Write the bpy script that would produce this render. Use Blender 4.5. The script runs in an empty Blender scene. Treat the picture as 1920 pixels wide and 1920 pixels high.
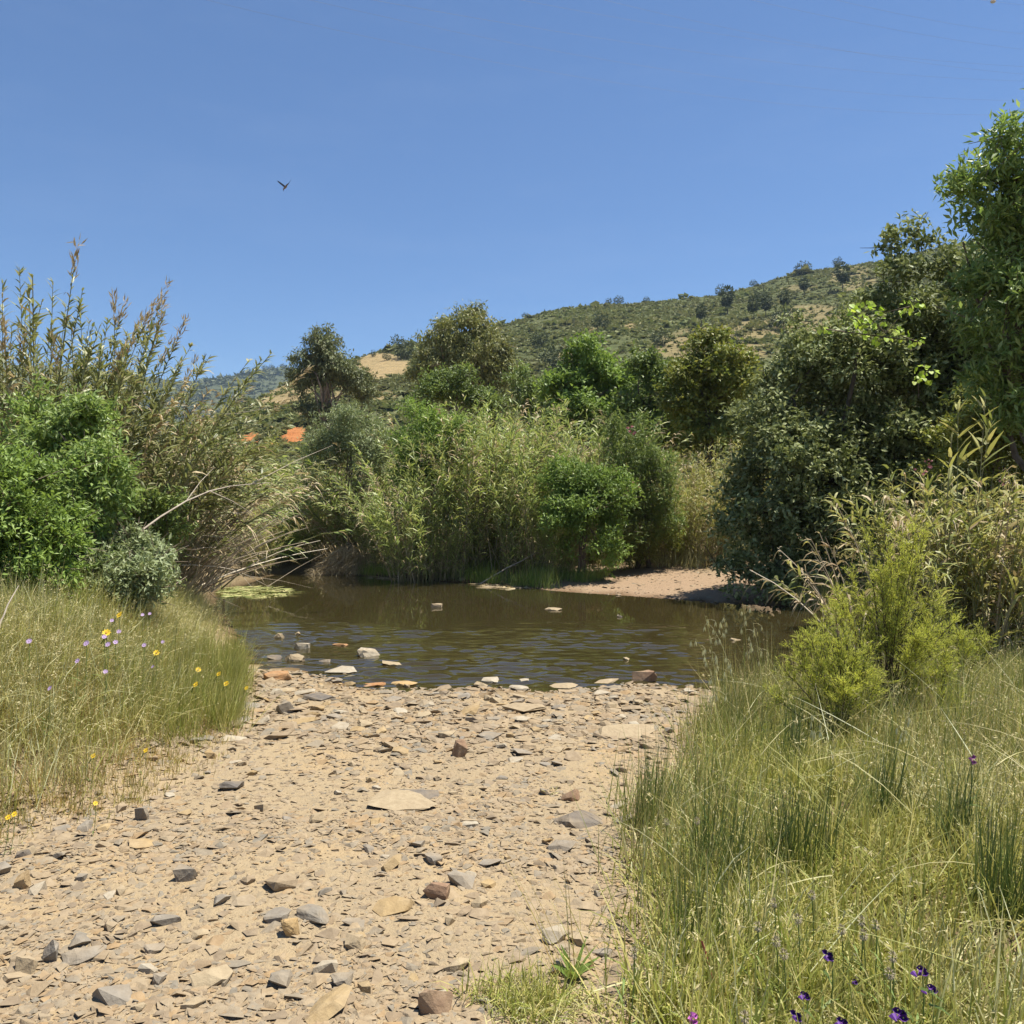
import bpy, bmesh, math, random
import numpy as np
from mathutils import Vector

R = math.radians
rng = np.random.default_rng(11)
random.seed(11)
SC = bpy.context.scene
COL = SC.collection

# ------------------------------------------------------------------ camera, sky, sun, exposure
F = 1600.0            # focal length in pixels of the 1920 px photograph
CX = CY = 960.0
CAMZ = 1.6
cam_d = bpy.data.cameras.new('camera')
cam_d.sensor_width = 36.0
cam_d.lens = 36.0 * F / 1920.0
cam_d.clip_start = 0.05
cam_d.clip_end = 20000
cam = bpy.data.objects.new('camera', cam_d)
COL.objects.link(cam)
cam.location = (0, 0, CAMZ)
cam.rotation_euler = (R(90), 0, 0)
SC.camera = cam

SUN_AZ, SUN_EL = 80.0, 70.0          # azimuth clockwise from the viewing direction (+Y)
world = bpy.data.worlds.new('World')
SC.world = world
world.use_nodes = True
wn = world.node_tree.nodes
bg = wn['Background']
sky = wn.new('ShaderNodeTexSky')
sky.sky_type = 'NISHITA'
sky.sun_disc = False
sky.sun_elevation = R(SUN_EL)
sky.sun_rotation = R(SUN_AZ)
sky.altitude = 100
sky.air_density = 1.0
sky.dust_density = 0.05
sky.ozone_density = 10.0
# faint streaks of high cirrus
wl = world.node_tree.links
tc = wn.new('ShaderNodeTexCoord'); mp = wn.new('ShaderNodeMapping'); mp.inputs['Scale'].default_value = (2.2, 2.2, 11.0); mp.inputs['Rotation'].default_value = (0, R(9), 0)
wl.new(tc.outputs['Generated'], mp.inputs[0])
cz = wn.new('ShaderNodeTexNoise'); cz.inputs['Scale'].default_value = 1.6; cz.inputs['Detail'].default_value = 6; cz.inputs['Roughness'].default_value = .6
wl.new(mp.outputs[0], cz.inputs['Vector'])
cr = wn.new('ShaderNodeMapRange'); cr.inputs[1].default_value = .48; cr.inputs[2].default_value = .8; cr.inputs[4].default_value = .028
wl.new(cz.outputs[0], cr.inputs[0])
cm = wn.new('ShaderNodeMix'); cm.data_type = 'RGBA'; cm.inputs[7].default_value = (7.5, 8.2, 9.2, 1)
wl.new(cr.outputs[0], cm.inputs[0]); wl.new(sky.outputs[0], cm.inputs[6]); wl.new(cm.outputs[2], bg.inputs[0])
bg.inputs[1].default_value = 0.054

sun_d = bpy.data.lights.new('sun', 'SUN')
sun_d.energy = 4.0
sun_d.angle = R(0.53)
sun_d.color = (1.0, 0.95, 0.86)
sun = bpy.data.objects.new('sun', sun_d)
COL.objects.link(sun)
sv = Vector((math.sin(R(SUN_AZ)) * math.cos(R(SUN_EL)), math.cos(R(SUN_AZ)) * math.cos(R(SUN_EL)), math.sin(R(SUN_EL))))
sun.rotation_euler = sv.to_track_quat('Z', 'Y').to_euler()

SC.view_settings.view_transform = 'Standard'
SC.view_settings.look = 'None'
SC.view_settings.exposure = 1.3
SC.view_settings.gamma = 1.0
SC.view_settings.use_curve_mapping = False
SC.render.engine = 'CYCLES'
SC.cycles.max_bounces = 8
SC.cycles.diffuse_bounces = 5
SC.cycles.glossy_bounces = 3
SC.cycles.transmission_bounces = 6
SC.cycles.transparent_max_bounces = 8
SC.cycles.sample_clamp_indirect = 6.0
SC.cycles.use_denoising = True
SC.cycles.denoiser = 'OPENIMAGEDENOISE'
SC.cycles.denoising_input_passes = 'RGB_ALBEDO_NORMAL'
SC.cycles.denoising_prefilter = 'ACCURATE'

# ------------------------------------------------------------------ small maths helpers
def unit(a):
    return a / np.maximum(np.linalg.norm(a, axis=-1, keepdims=True), 1e-9)

def sph(n, g=None):
    return unit((g or rng).normal(size=(n, 3)))

def U(a, b, n):
    return rng.uniform(a, b, n)

_perm = np.random.default_rng(3).random((256, 256))
def vnoise(x, y, s=1.0):
    x = np.asarray(x, float) / s; y = np.asarray(y, float) / s
    xi = np.floor(x).astype(int); yi = np.floor(y).astype(int)
    fx = x - xi; fy = y - yi
    fx = fx * fx * (3 - 2 * fx); fy = fy * fy * (3 - 2 * fy)
    g = lambda i, j: _perm[i & 255, j & 255]
    return (g(xi, yi) * (1 - fx) + g(xi + 1, yi) * fx) * (1 - fy) + (g(xi, yi + 1) * (1 - fx) + g(xi + 1, yi + 1) * fx) * fy

def fbm(x, y, s, o=4):
    t = 0; a = 1; n = 0
    for k in range(o):
        t = t + a * vnoise(x + 17.3 * k, y - 9.1 * k, s); n += a; a *= .5; s *= .5
    return t / n

def sstep(a, b, x):
    t = np.clip((x - a) / (b - a), 0, 1)
    return t * t * (3 - 2 * t)

def poly_sd(P, x, y):
    """signed distance to a polygon, negative inside"""
    P = np.asarray(P, float)
    x = np.asarray(x, float); y = np.asarray(y, float)
    d2 = np.full(x.shape, 1e18); ins = np.zeros(x.shape, bool)
    n = len(P)
    for i in range(n):
        ax, ay = P[i]; bx, by = P[(i + 1) % n]
        ex, ey = bx - ax, by - ay
        t = np.clip(((x - ax) * ex + (y - ay) * ey) / (ex * ex + ey * ey), 0, 1)
        d2 = np.minimum(d2, (x - ax - t * ex) ** 2 + (y - ay - t * ey) ** 2)
        c = (ay > y) != (by > y)
        with np.errstate(divide='ignore', invalid='ignore'):
            xx = ex * (y - ay) / (by - ay if by != ay else 1e-9) + ax
        ins ^= c & (x < xx)
    d = np.sqrt(d2)
    return np.where(ins, -d, d)

def world_at(px, py, d):
    return np.array([(px - CX) / F * d, d, CAMZ - (py - CY) / F * d])

# ------------------------------------------------------------------ the lie of the land
WL = -0.25                                  # water level
def on_water(px, py):
    d = F * (CAMZ - WL) / (py - CY)
    return ((px - CX) / F * d, d)

POOL = [on_water(*p) for p in [(466, 1238), (540, 1252), (610, 1270), (660, 1288), (720, 1294), (800, 1293), (900, 1289), (1000, 1297), (1090, 1293), (1180, 1283), (1260, 1284), (1320, 1293), (1420, 1292), (1600, 1288), (1760, 1262), (1920, 1245)]]
POOL += [(9, 11.2), (16, 11.5), (24, 15), (24, 19), (16, 17.5), (11, 16.8), (8.3, 16.6)]
POOL += [on_water(*p) for p in [(1560, 1142), (1440, 1136), (1330, 1129), (1200, 1119), (1050, 1109), (950, 1099), (860, 1092), (800, 1087), (720, 1084), (640, 1076), (560, 1073), (510, 1078), (455, 1098), (405, 1112), (398, 1140), (430, 1180), (455, 1220)]]
LBANK = [(-6, 1.2), (-3.3, 3.3), (-2.6, 4.15), (-2.37, 4.45), (-2.2, 4.95), (-2.15, 5.6), (-2.22, 6.9), (-2.85, 9.2), (-4.2, 13.2), (-6.1, 17.4), (-7.8, 22), (-10, 32), (-60, 60), (-60, -10), (-10, -10)]
RBANK = [(0.1, 1.5), (0.28, 2.6), (0.38, 3.4), (0.5, 4.3), (0.78, 5.2), (1.2, 6.2), (1.75, 7.6), (2.4, 8.7), (3.6, 8.95), (5.2, 9.8), (6.3, 10.5), (9, 10.9), (16, 11.2), (40, 12), (40, -10), (0.5, -10)]

def ground(x, y, fine=True):
    x = np.asarray(x, float); y = np.asarray(y, float)
    s = poly_sd(POOL, x, y)
    far = sstep(11.5, 15, y)
    wob = (fbm(x, y, 1.3, 3) - .5)
    near_h = WL + np.clip(0.036 * s, 0, 0.27) + .02 * np.clip(s, 0, 1) * wob * 2
    sand = sstep(-1.0, 1.5, x) * (1 - sstep(5.2, 7.0, x))
    slope = .17 - .085 * sand
    far_h = WL + np.clip(slope * s, 0, 0.75) + .25 * sstep(5, 40, s) + .25 * np.clip(s, 0, 1) * wob * (1 - .7 * sand)
    h = near_h * (1 - far) + far_h * far
    l = -poly_sd(LBANK, x, y)
    h = h + sstep(0, 1.7, l) * .80 + sstep(0.0, 1.2, l) * .1 * wob
    r = -poly_sd(RBANK, x, y)
    h = h + sstep(0, 2.0, r) * .10 + sstep(0, 1.5, r) * .08 * wob
    und = WL - np.clip(-s * .09, 0, .5) - .03 * np.clip(-s, 0, 1)
    h = np.where(s < 0, und, h)
    if fine:
        bed = np.exp(-(np.maximum(0, np.maximum(l, r)) / .3)) * (y < 13)
        h = h + bed * np.clip(s + .3, 0, 1) * ((fbm(x, y, .42, 4) - .5) * .055 + (vnoise(x, y, .11) - .5) * .012)
    return h

def hit(px, py, up=0.0):
    """world point where the line of sight through a pixel meets the ground raised by `up`"""
    d = np.concatenate([np.arange(1.6, 40, .04), np.arange(40, 300, .5)])
    x = (px - CX) / F * d
    z = CAMZ - (py - CY) / F * d
    g = ground(x, d) + up
    k = np.argmax(z <= g)
    return np.array([x[k], d[k], g[k] - up])

# ------------------------------------------------------------------ mesh building
class Geo:
    def __init__(self):
        self.V = []; self.Q = []; self.T = []; self.n = 0; self.qm = []; self.tm = []
    def add(self, V, Fc, m=0):
        V = np.asarray(V, float).reshape(-1, 3); Fc = np.asarray(Fc, int)
        if len(Fc):
            if Fc.shape[1] == 4: self.Q.append(Fc + self.n); self.qm.append(np.full(len(Fc), m))
            else: self.T.append(Fc + self.n); self.tm.append(np.full(len(Fc), m))
        self.V.append(V); self.n += len(V)
        return self
    def mesh(self, name, mats, off=(0, 0, 0), smooth=False):
        me = bpy.data.meshes.new(name)
        V = np.concatenate(self.V) - np.asarray(off, float)
        Q = np.concatenate(self.Q) if self.Q else np.zeros((0, 4), int)
        T = np.concatenate(self.T) if self.T else np.zeros((0, 3), int)
        me.vertices.add(len(V)); me.vertices.foreach_set('co', V.astype(np.float32).ravel())
        nl = Q.size + T.size; nf = len(Q) + len(T)
        me.loops.add(nl); me.polygons.add(nf)
        me.loops.foreach_set('vertex_index', np.concatenate([Q.ravel(), T.ravel()]).astype(np.int32))
        st = np.concatenate([np.arange(len(Q)) * 4, Q.size + np.arange(len(T)) * 3]).astype(np.int32)
        me.polygons.foreach_set('loop_start', st)
        mi = np.concatenate(self.qm + self.tm) if (self.qm or self.tm) else np.zeros(0)
        for m in mats: me.materials.append(m)
        me.polygons.foreach_set('material_index', mi.astype(np.int32))
        me.polygons.foreach_set('use_smooth', np.full(nf, smooth))
        me.update(calc_edges=True)
        return me

def leaves(G, P, D, L, W, m=0, updown=.6, droop=.15, face=None):
    """one folded leaf quad per point, as an island of its own"""
    n = len(P); L = np.broadcast_to(L, (n,)); W = np.broadcast_to(W, (n,))
    N = unit(rng.normal(size=(n, 3)) + np.array([0, 0, updown * 2])) if face is None else unit(face + rng.normal(size=(n, 3)) * .38)
    S = unit(np.cross(D, N))
    N = np.cross(S, D)
    A = P
    B = P + D * (L * .42)[:, None] + S * (W * .5)[:, None]
    C = P + D * L[:, None] - N * (L * droop)[:, None]
    E = P + D * (L * .42)[:, None] - S * (W * .5)[:, None]
    V = np.stack([A, B, C, E], 1).reshape(-1, 3)
    G.add(V, np.arange(4 * n).reshape(n, 4), m)

def ribbon(G, P, D, L, W, segs=3, droop=.5, m=0, taper=.8, base=.75):
    """arching blades: strip of `segs` quads bending down with length"""
    n = len(P); L = np.broadcast_to(L, (n,)).astype(float); W = np.broadcast_to(W, (n,)).astype(float); droop = np.broadcast_to(droop, (n,))
    H = rng.normal(size=(n, 3))
    S = unit(np.cross(D, unit(H)))
    sid = unit(np.cross(D, np.array([0, 0, 1.0])) + 1e-4)
    S = unit(sid * .8 + S * .6)
    t = np.linspace(0, 1, segs + 1)
    cen = P[:, None] + D[:, None] * (L[:, None] * t)[..., None]
    cen[..., 2] -= (L * droop)[:, None] * t ** 2 * .5
    w = np.interp(t, [0, .35, 1], [base, 1.0, .06])[None, :] * W[:, None] * .5
    a = cen - S[:, None] * w[..., None]; b = cen + S[:, None] * w[..., None]
    V = np.stack([a, b], 2).reshape(n, -1, 3)
    k = 2 * (segs + 1)
    f = np.array([[2 * i, 2 * i + 1, 2 * i + 3, 2 * i + 2] for i in range(segs)])
    Fc = (np.arange(n)[:, None, None] * k + f[None]).reshape(-1, 4)
    G.add(V, Fc, m)
    return cen

def tubes(G, P, r, sides=4, m=0, cap=True):
    """P (n,k,3) polylines, r (n,k) radii"""
    P = np.asarray(P, float); r = np.asarray(r, float)
    n, k, _ = P.shape
    T = np.gradient(P, axis=1); T = unit(T)
    ref = np.where(np.abs(T[..., 2:3]) > .9, np.array([1.0, 0, 0]), np.array([0, 0, 1.0]))
    A = unit(np.cross(T, ref)); B = np.cross(T, A)
    an = np.arange(sides) * 2 * np.pi / sides
    V = P[:, :, None] + r[..., None, None] * (A[:, :, None] * np.cos(an)[:, None] + B[:, :, None] * np.sin(an)[:, None])
    f = []
    for i in range(k - 1):
        for j in range(sides):
            f.append([i * sides + j, i * sides + (j + 1) % sides, (i + 1) * sides + (j + 1) % sides, (i + 1) * sides + j])
    f = np.array(f)
    Fc = (np.arange(n)[:, None, None] * k * sides + f[None]).reshape(-1, 4)
    G.add(V.reshape(-1, 3), Fc, m)

def link(name, me, parent=None, loc=(0, 0, 0)):
    o = bpy.data.objects.new(name, me)
    COL.objects.link(o)
    o.location = loc
    if parent: o.parent = parent
    return o

def tag(o, label, cat=None, group=None, kind=None):
    o['label'] = label
    if cat: o['category'] = cat
    if group: o['group'] = group
    if kind: o['kind'] = kind
    return o

def thing(name, label, cat, loc, group=None):
    o = bpy.data.objects.new(name, None)
    COL.objects.link(o); o.location = loc; o.empty_display_size = .2
    return tag(o, label, cat, group)

def part(name, G, mats, parent, off, kind=None, smooth=False, label=None):
    o = link(name, G.mesh(name, mats, off, smooth), parent)
    if kind: o['kind'] = kind
    if label: o['label'] = label
    return o

def copy_tree(o, parent=None):
    c = o.copy(); COL.objects.link(c)
    if parent: c.parent = parent
    for ch in list(o.children): copy_tree(ch, c)
    return c

def scatter_points(name, P, rot, sc, protos, label):
    """one stuff object: a point per piece, the pieces instanced on the points"""
    n = len(P)
    me = bpy.data.meshes.new(name); me.vertices.add(n)
    me.vertices.foreach_set('co', P.astype(np.float32).ravel())
    a = me.attributes.new('rot', 'FLOAT_VECTOR', 'POINT'); a.data.foreach_set('vector', rot.astype(np.float32).ravel())
    a = me.attributes.new('scl', 'FLOAT_VECTOR', 'POINT'); a.data.foreach_set('vector', sc.astype(np.float32).ravel())
    a = me.attributes.new('pick', 'INT', 'POINT'); a.data.foreach_set('value', (np.arange(n) % len(protos)).astype(np.int32))
    o = tag(link(name, me), label, kind='stuff')
    gn = bpy.data.node_groups.new(name + '_scatter', 'GeometryNodeTree')
    gn.interface.new_socket('Geometry', in_out='INPUT', socket_type='NodeSocketGeometry')
    gn.interface.new_socket('Geometry', in_out='OUTPUT', socket_type='NodeSocketGeometry')
    N = gn.nodes.new; gi = N('NodeGroupInput'); go = N('NodeGroupOutput'); L = gn.links.new
    pts = N('GeometryNodeMeshToPoints'); L(gi.outputs[0], pts.inputs[0])
    join = N('GeometryNodeGeometryToInstance')
    for p in reversed(protos):
        oi = N('GeometryNodeObjectInfo'); oi.inputs['Object'].default_value = p; oi.inputs['As Instance'].default_value = False
        L(oi.outputs['Geometry'], join.inputs[0])
    def attr(nm, typ):
        q = N('GeometryNodeInputNamedAttribute'); q.data_type = typ; q.inputs['Name'].default_value = nm
        return q.outputs['Attribute']
    ins = N('GeometryNodeInstanceOnPoints'); L(pts.outputs[0], ins.inputs['Points']); L(join.outputs[0], ins.inputs['Instance'])
    ins.inputs['Pick Instance'].default_value = True
    L(attr('pick', 'INT'), ins.inputs['Instance Index'])
    er = N('FunctionNodeEulerToRotation'); L(attr('rot', 'FLOAT_VECTOR'), er.inputs[0]); L(er.outputs[0], ins.inputs['Rotation'])
    L(attr('scl', 'FLOAT_VECTOR'), ins.inputs['Scale'])
    L(ins.outputs[0], go.inputs[0])
    md = o.modifiers.new('scatter', 'NODES'); md.node_group = gn
    return o

# ------------------------------------------------------------------ materials
MATS = {}
class NT:
    def __init__(s, name):
        s.m = bpy.data.materials.new(name); s.m.use_nodes = True
        s.t = s.m.node_tree; s.t.nodes.clear()
        s.out = s.n('ShaderNodeOutputMaterial')
    def n(s, typ, **kw):
        nd = s.t.nodes.new(typ)
        for k, v in kw.items(): setattr(nd, k, v)
        return nd
    def l(s, a, b): s.t.links.new(a, b)
    def ramp(s, fac, stops, interp='LINEAR'):
        r = s.n('ShaderNodeValToRGB'); r.color_ramp.interpolation = interp
        e = r.color_ramp.elements
        while len(e) < len(stops): e.new(.5)
        for i, (p, c) in enumerate(stops):
            e[i].position = p; e[i].color = (*c, 1)
        s.l(fac, r.inputs[0]); return r.outputs[0]
    def noise(s, scale, detail=3, rough=.55, vec=None, out=0):
        nd = s.n('ShaderNodeTexNoise'); nd.inputs['Scale'].default_value = scale
        nd.inputs['Detail'].default_value = detail; nd.inputs['Roughness'].default_value = rough
        if vec is not None: s.l(vec, nd.inputs['Vector'])
        return nd.outputs[out]
    def mix(s, a, b, fac, mode='MIX'):
        nd = s.n('ShaderNodeMix'); nd.data_type = 'RGBA'; nd.blend_type = mode
        for i, v in ((6, a), (7, b)):
            if hasattr(v, 'links'): s.l(v, nd.inputs[i])
            else: nd.inputs[i].default_value = (*v, 1)
        if hasattr(fac, 'links'): s.l(fac, nd.inputs[0])
        else: nd.inputs[0].default_value = fac
        return nd.outputs[2]
    def math(s, op, a, b=0.0, clamp=False):
        nd = s.n('ShaderNodeMath', operation=op); nd.use_clamp = clamp
        for i, v in ((0, a), (1, b)):
            if hasattr(v, 'links'): s.l(v, nd.inputs[i])
            else: nd.inputs[i].default_value = v
        return nd.outputs[0]
    def pos(s):
        return s.n('ShaderNodeNewGeometry').outputs['Position']
    def bump(s, h, strength=.5, dist=.02):
        b = s.n('ShaderNodeBump'); b.inputs['Strength'].default_value = strength; b.inputs['Distance'].default_value = dist
        s.l(h, b.inputs['Height']); return b.outputs[0]

def leafmat(name, cols, trans=.35, gloss=.10, rough=.45, patch=None, pscale=.5, pfac=.5):
    """foliage: random tone for each leaf, larger patches by position, some light let through"""
    t = NT(name)
    g = t.n('ShaderNodeNewGeometry')
    oi = t.n('ShaderNodeObjectInfo')
    rnd = t.math('FRACT', t.math('ADD', g.outputs['Random Per Island'], t.math('MULTIPLY', oi.outputs['Random'], 3.7)))
    cols = [tuple(min(.6, v * 1.6) for v in q) for q in cols]
    k = len(cols)
    c = t.ramp(rnd, [(i / (k - 1), cols[i]) for i in range(k)])
    if patch:
        nz = t.noise(pscale, 3, .6, g.outputs['Position'])
        nz = t.ramp(nz, [(.38, (0, 0, 0)), (.62, (1, 1, 1))])
        c = t.mix(c, patch, t.math('MULTIPLY', nz, pfac))
    d = t.n('ShaderNodeBsdfPrincipled')
    d.inputs['Roughness'].default_value = rough
    d.inputs['Specular IOR Level'].default_value = gloss * 3
    t.l(c, d.inputs['Base Color'])
    tr = t.n('ShaderNodeBsdfTranslucent')
    t.l(t.mix(c, (1.0, 1.0, .25), .35, 'MULTIPLY'), tr.inputs['Color'])
    mx = t.n('ShaderNodeMixShader'); mx.inputs[0].default_value = trans
    t.l(d.outputs[0], mx.inputs[1]); t.l(tr.outputs[0], mx.inputs[2])
    t.l(mx.outputs[0], t.out.inputs[0])
    return t.m

def plain(name, col, rough=.8, noise=None, col2=None, bump=0, spec=.3):
    t = NT(name); b = t.n('ShaderNodeBsdfPrincipled')
    b.inputs['Roughness'].default_value = rough; b.inputs['Specular IOR Level'].default_value = spec
    if noise:
        nz = t.noise(noise, 4, .6, t.n('ShaderNodeTexCoord').outputs['Object'])
        t.l(t.mix(col, col2, t.ramp(nz, [(.35, (0, 0, 0)), (.65, (1, 1, 1))])), b.inputs['Base Color'])
        if bump: t.l(t.bump(nz, bump, .02), b.inputs['Normal'])
    else: b.inputs['Base Color'].default_value = (*col, 1)
    t.l(b.outputs[0], t.out.inputs[0]); return t.m

def stonemat(name, cols, by='object'):
    """shale: a tone per stone, banded grain, dusty patches"""
    t = NT(name)
    if by == 'object':
        rnd = t.n('ShaderNodeObjectInfo').outputs['Random']
    else:
        rnd = t.n('ShaderNodeNewGeometry').outputs['Random Per Island']
    cols = [(a * .98, b * .98, c * .95) for a, b, c in cols]
    k = len(cols)
    c = t.ramp(rnd, [(i / (k - 1), cols[i]) for i in range(k)]) if k > 1 else None
    p = t.pos()
    n1 = t.noise(26, 5, .65, p); n2 = t.noise(7, 3, .6, p)
    base = c if c is not None else cols[0]
    c2 = t.mix(base, (.33, .255, .16), t.math('MULTIPLY', t.ramp(n2, [(.42, (0, 0, 0)), (.64, (1, 1, 1))]), .45))
    c3 = t.mix(c2, (.55, .5, .45), t.ramp(n1, [(.35, (1, 1, 1)), (.7, (0, 0, 0))]), 'MULTIPLY')
    c3 = t.mix(c2, c3, .5)
    b = t.n('ShaderNodeBsdfPrincipled'); b.inputs['Roughness'].default_value = .85; b.inputs['Specular IOR Level'].default_value = .25
    t.l(c3, b.inputs['Base Color'])
    t.l(t.bump(n1, .6, .012), b.inputs['Normal'])
    t.l(b.outputs[0], t.out.inputs[0]); return t.m

# ------------------------------------------------------------------ ground sheet
def axis(lo, hi, dense_lo, dense_hi, step, grow=1.13, cap=250):
    mid = np.arange(dense_lo, dense_hi + 1e-6, step)
    a = []; s = step; v = dense_hi
    while v < hi: s = min(s * grow, cap); v += s; a.append(v)
    b = []; s = step; v = dense_lo
    while v > lo: s = min(s * grow, cap); v -= s; b.append(v)
    return np.array(b[::-1] + list(mid) + a)

def build_ground():
    xs = axis(-3200, 3200, -3.4, 3.2, .055, 1.09)
    ys = axis(-400, 4200, 2.2, 9.6, .055, 1.07)
    X, Y = np.meshgrid(xs, ys)
    x = X.ravel(); y = Y.ravel()
    z = ground(x, y)
    nx, ny = len(xs), len(ys)
    i = np.arange(nx * ny).reshape(ny, nx)
    Q = np.stack([i[:-1, :-1], i[:-1, 1:], i[1:, 1:], i[1:, :-1]], -1).reshape(-1, 4)
    G = Geo().add(np.stack([x, y, z], 1), Q)
    l = -poly_sd(LBANK, x, y); r = -poly_sd(RBANK, x, y); s = poly_sd(POOL, x, y)
    soil = np.clip(np.maximum(sstep(.1, 1.0, l), sstep(.1, .9, r)), 0, 1)
    wobb = (fbm(x, y, 1.2, 3) - .5) * 2
    sand = sstep(-.6, 1.2, x) * (1 - sstep(6.4, 7.4, x)) * sstep(12, 15, y) * (1 - sstep(3.2, 5, s + wobb))
    soil = np.maximum(soil, sstep(12, 15, y) * (1 - sand))
    wet = 1 - sstep(-.02, .32, s + (fbm(x, y, .3, 3) - .5) * .3)
    t = NT('river_bed_ground')
    at = t.n('ShaderNodeAttribute'); at.attribute_name = 'zone'
    sep = t.n('ShaderNodeSeparateColor'); t.l(at.outputs['Color'], sep.inputs[0])
    p = t.pos()
    n1 = t.noise(.9, 4, .6, p); n2 = t.noise(14, 5, .7, p); n3 = t.noise(60, 3, .7, p)
    bed = t.ramp(n1, [(.3, (.275, .21, .128)), (.5, (.30, .228, .135)), (.64, (.325, .235, .128)), (.8, (.33, .21, .098))])
    bed = t.mix(bed, (.215, .172, .115), t.ramp(n2, [(.5, (0, 0, 0)), (.68, (.8, .8, .8))]))
    bed = t.mix(bed, (.36, .285, .18), t.ramp(n3, [(.55, (0, 0, 0)), (.7, (.6, .6, .6))]))
    so = t.ramp(n2, [(.35, (.10, .075, .04)), (.55, (.19, .14, .075)), (.75, (.25, .20, .10))])
    sd = t.ramp(n2, [(.3, (.225, .155, .095)), (.6, (.285, .20, .125))])
    c = t.mix(bed, so, sep.outputs[0])
    c = t.mix(c, sd, sep.outputs[1])
    c = t.mix(c, t.mix(c, (.42, .36, .28), 1.0, 'MULTIPLY'), sep.outputs[2])
    b = t.n('ShaderNodeBsdfPrincipled'); b.inputs['Roughness'].default_value = .95; b.inputs['Specular IOR Level'].default_value = .15
    t.l(c, b.inputs['Base Color'])
    t.l(t.bump(t.math('ADD', n2, t.math('MULTIPLY', n3, .4)), .8, .03), b.inputs['Normal'])
    t.l(b.outputs[0], t.out.inputs[0])
    me = G.mesh('ground', [t.m], smooth=True)
    ca = me.color_attributes.new('zone', 'FLOAT_COLOR', 'POINT')
    ca.data.foreach_set('color', np.stack([soil, sand, wet, np.ones_like(wet)], 1).astype(np.float32).ravel())
    tag(link('ground', me), 'stony tan dry river bed, grassy banks and red sand spit', kind='structure')
build_ground()

# ------------------------------------------------------------------ water
def build_water():
    t = NT('pool_water')
    p = t.pos()
    sep = t.n('ShaderNodeSeparateXYZ'); t.l(p, sep.inputs[0])
    mp = t.n('ShaderNodeMapping'); mp.inputs['Scale'].default_value = (1.0, 1.7, 1.0); t.l(p, mp.inputs[0])
    rip = t.noise(6.5, 3, .55, mp.outputs[0])
    calm = t.noise(1.6, 2, .5, mp.outputs[0])
    h = t.math('ADD', t.math('MULTIPLY', calm, .0012), t.math('MULTIPLY', rip, .0003))
    bmp = t.n('ShaderNodeBump'); bmp.inputs['Strength'].default_value = 1; bmp.inputs['Distance'].default_value = 1.0
    t.l(h, bmp.inputs['Height'])
    fr = t.n('ShaderNodeFresnel'); fr.inputs[0].default_value = 1.33; t.l(bmp.outputs[0], fr.inputs[1])
    gl = t.n('ShaderNodeBsdfGlossy'); gl.inputs['Roughness'].default_value = .02; t.l(bmp.outputs[0], gl.inputs['Normal'])
    gl.inputs[0].default_value = (1, 1, 1, 1)
    df = t.n('ShaderNodeBsdfDiffuse'); df.inputs[0].default_value = (.045, .037, .015, 1)
    tp = t.n('ShaderNodeBsdfTransparent'); tp.inputs[0].default_value = (.55, .46, .25, 1)
    m1 = t.n('ShaderNodeMixShader'); m1.inputs[0].default_value = .35
    t.l(df.outputs[0], m1.inputs[1]); t.l(tp.outputs[0], m1.inputs[2])
    m2 = t.n('ShaderNodeMixShader'); t.l(fr.outputs[0], m2.inputs[0])
    t.l(m1.outputs[0], m2.inputs[1]); t.l(gl.outputs[0], m2.inputs[2])
    t.l(m2.outputs[0], t.out.inputs[0])
    # the breeze ruffles only the near half of the pool, in a ragged patch
    xs = np.concatenate([np.linspace(-12, -5.2, 10)[:-1], np.arange(-5.2, 5, .07), np.linspace(5.05, 25, 24)])
    ys = np.concatenate([np.linspace(7.5, 8.5, 4)[:-1], np.arange(8.5, 15.6, .026), np.linspace(15.7, 29, 18)])
    X, Y = np.meshgrid(xs, ys)
    edge = (fbm(X, Y, 1.6, 3) - .5) * 2.6
    br = (1 - sstep(12.6, 14.6, Y + edge)) * (1 - sstep(1.6, 3.6, X + edge * .4)) * sstep(8.6, 9.4, Y + edge * .3)
    br = br * (.35 + .65 * sstep(.3, .6, fbm(X + 9, Y * 1.6, 1.1, 2)))
    rp = (vnoise(X + 3, Y, .21) - .5) * 1.0
    rp = (vnoise(X / 1.9 + Y * .12, Y - X * .10, .105) - .5) + .6 * (vnoise(X / 1.6 - Y * .15, Y + X * .16, .075) - .5) + .5 * (vnoise(X / 1.5 + 5, Y + 3, .26) - .5)
    Z = WL + br * rp * .033
    i = np.arange(X.size).reshape(X.shape)
    Q = np.stack([i[:-1, :-1], i[:-1, 1:], i[1:, 1:], i[1:, :-1]], -1).reshape(-1, 4)
    G = Geo().add(np.stack([X.ravel(), Y.ravel(), Z.ravel()], 1), Q)
    tag(link('water', G.mesh('water', [t.m], smooth=True)), 'brown still river pool with a breeze ruffled near half', kind='structure')
build_water()

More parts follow.
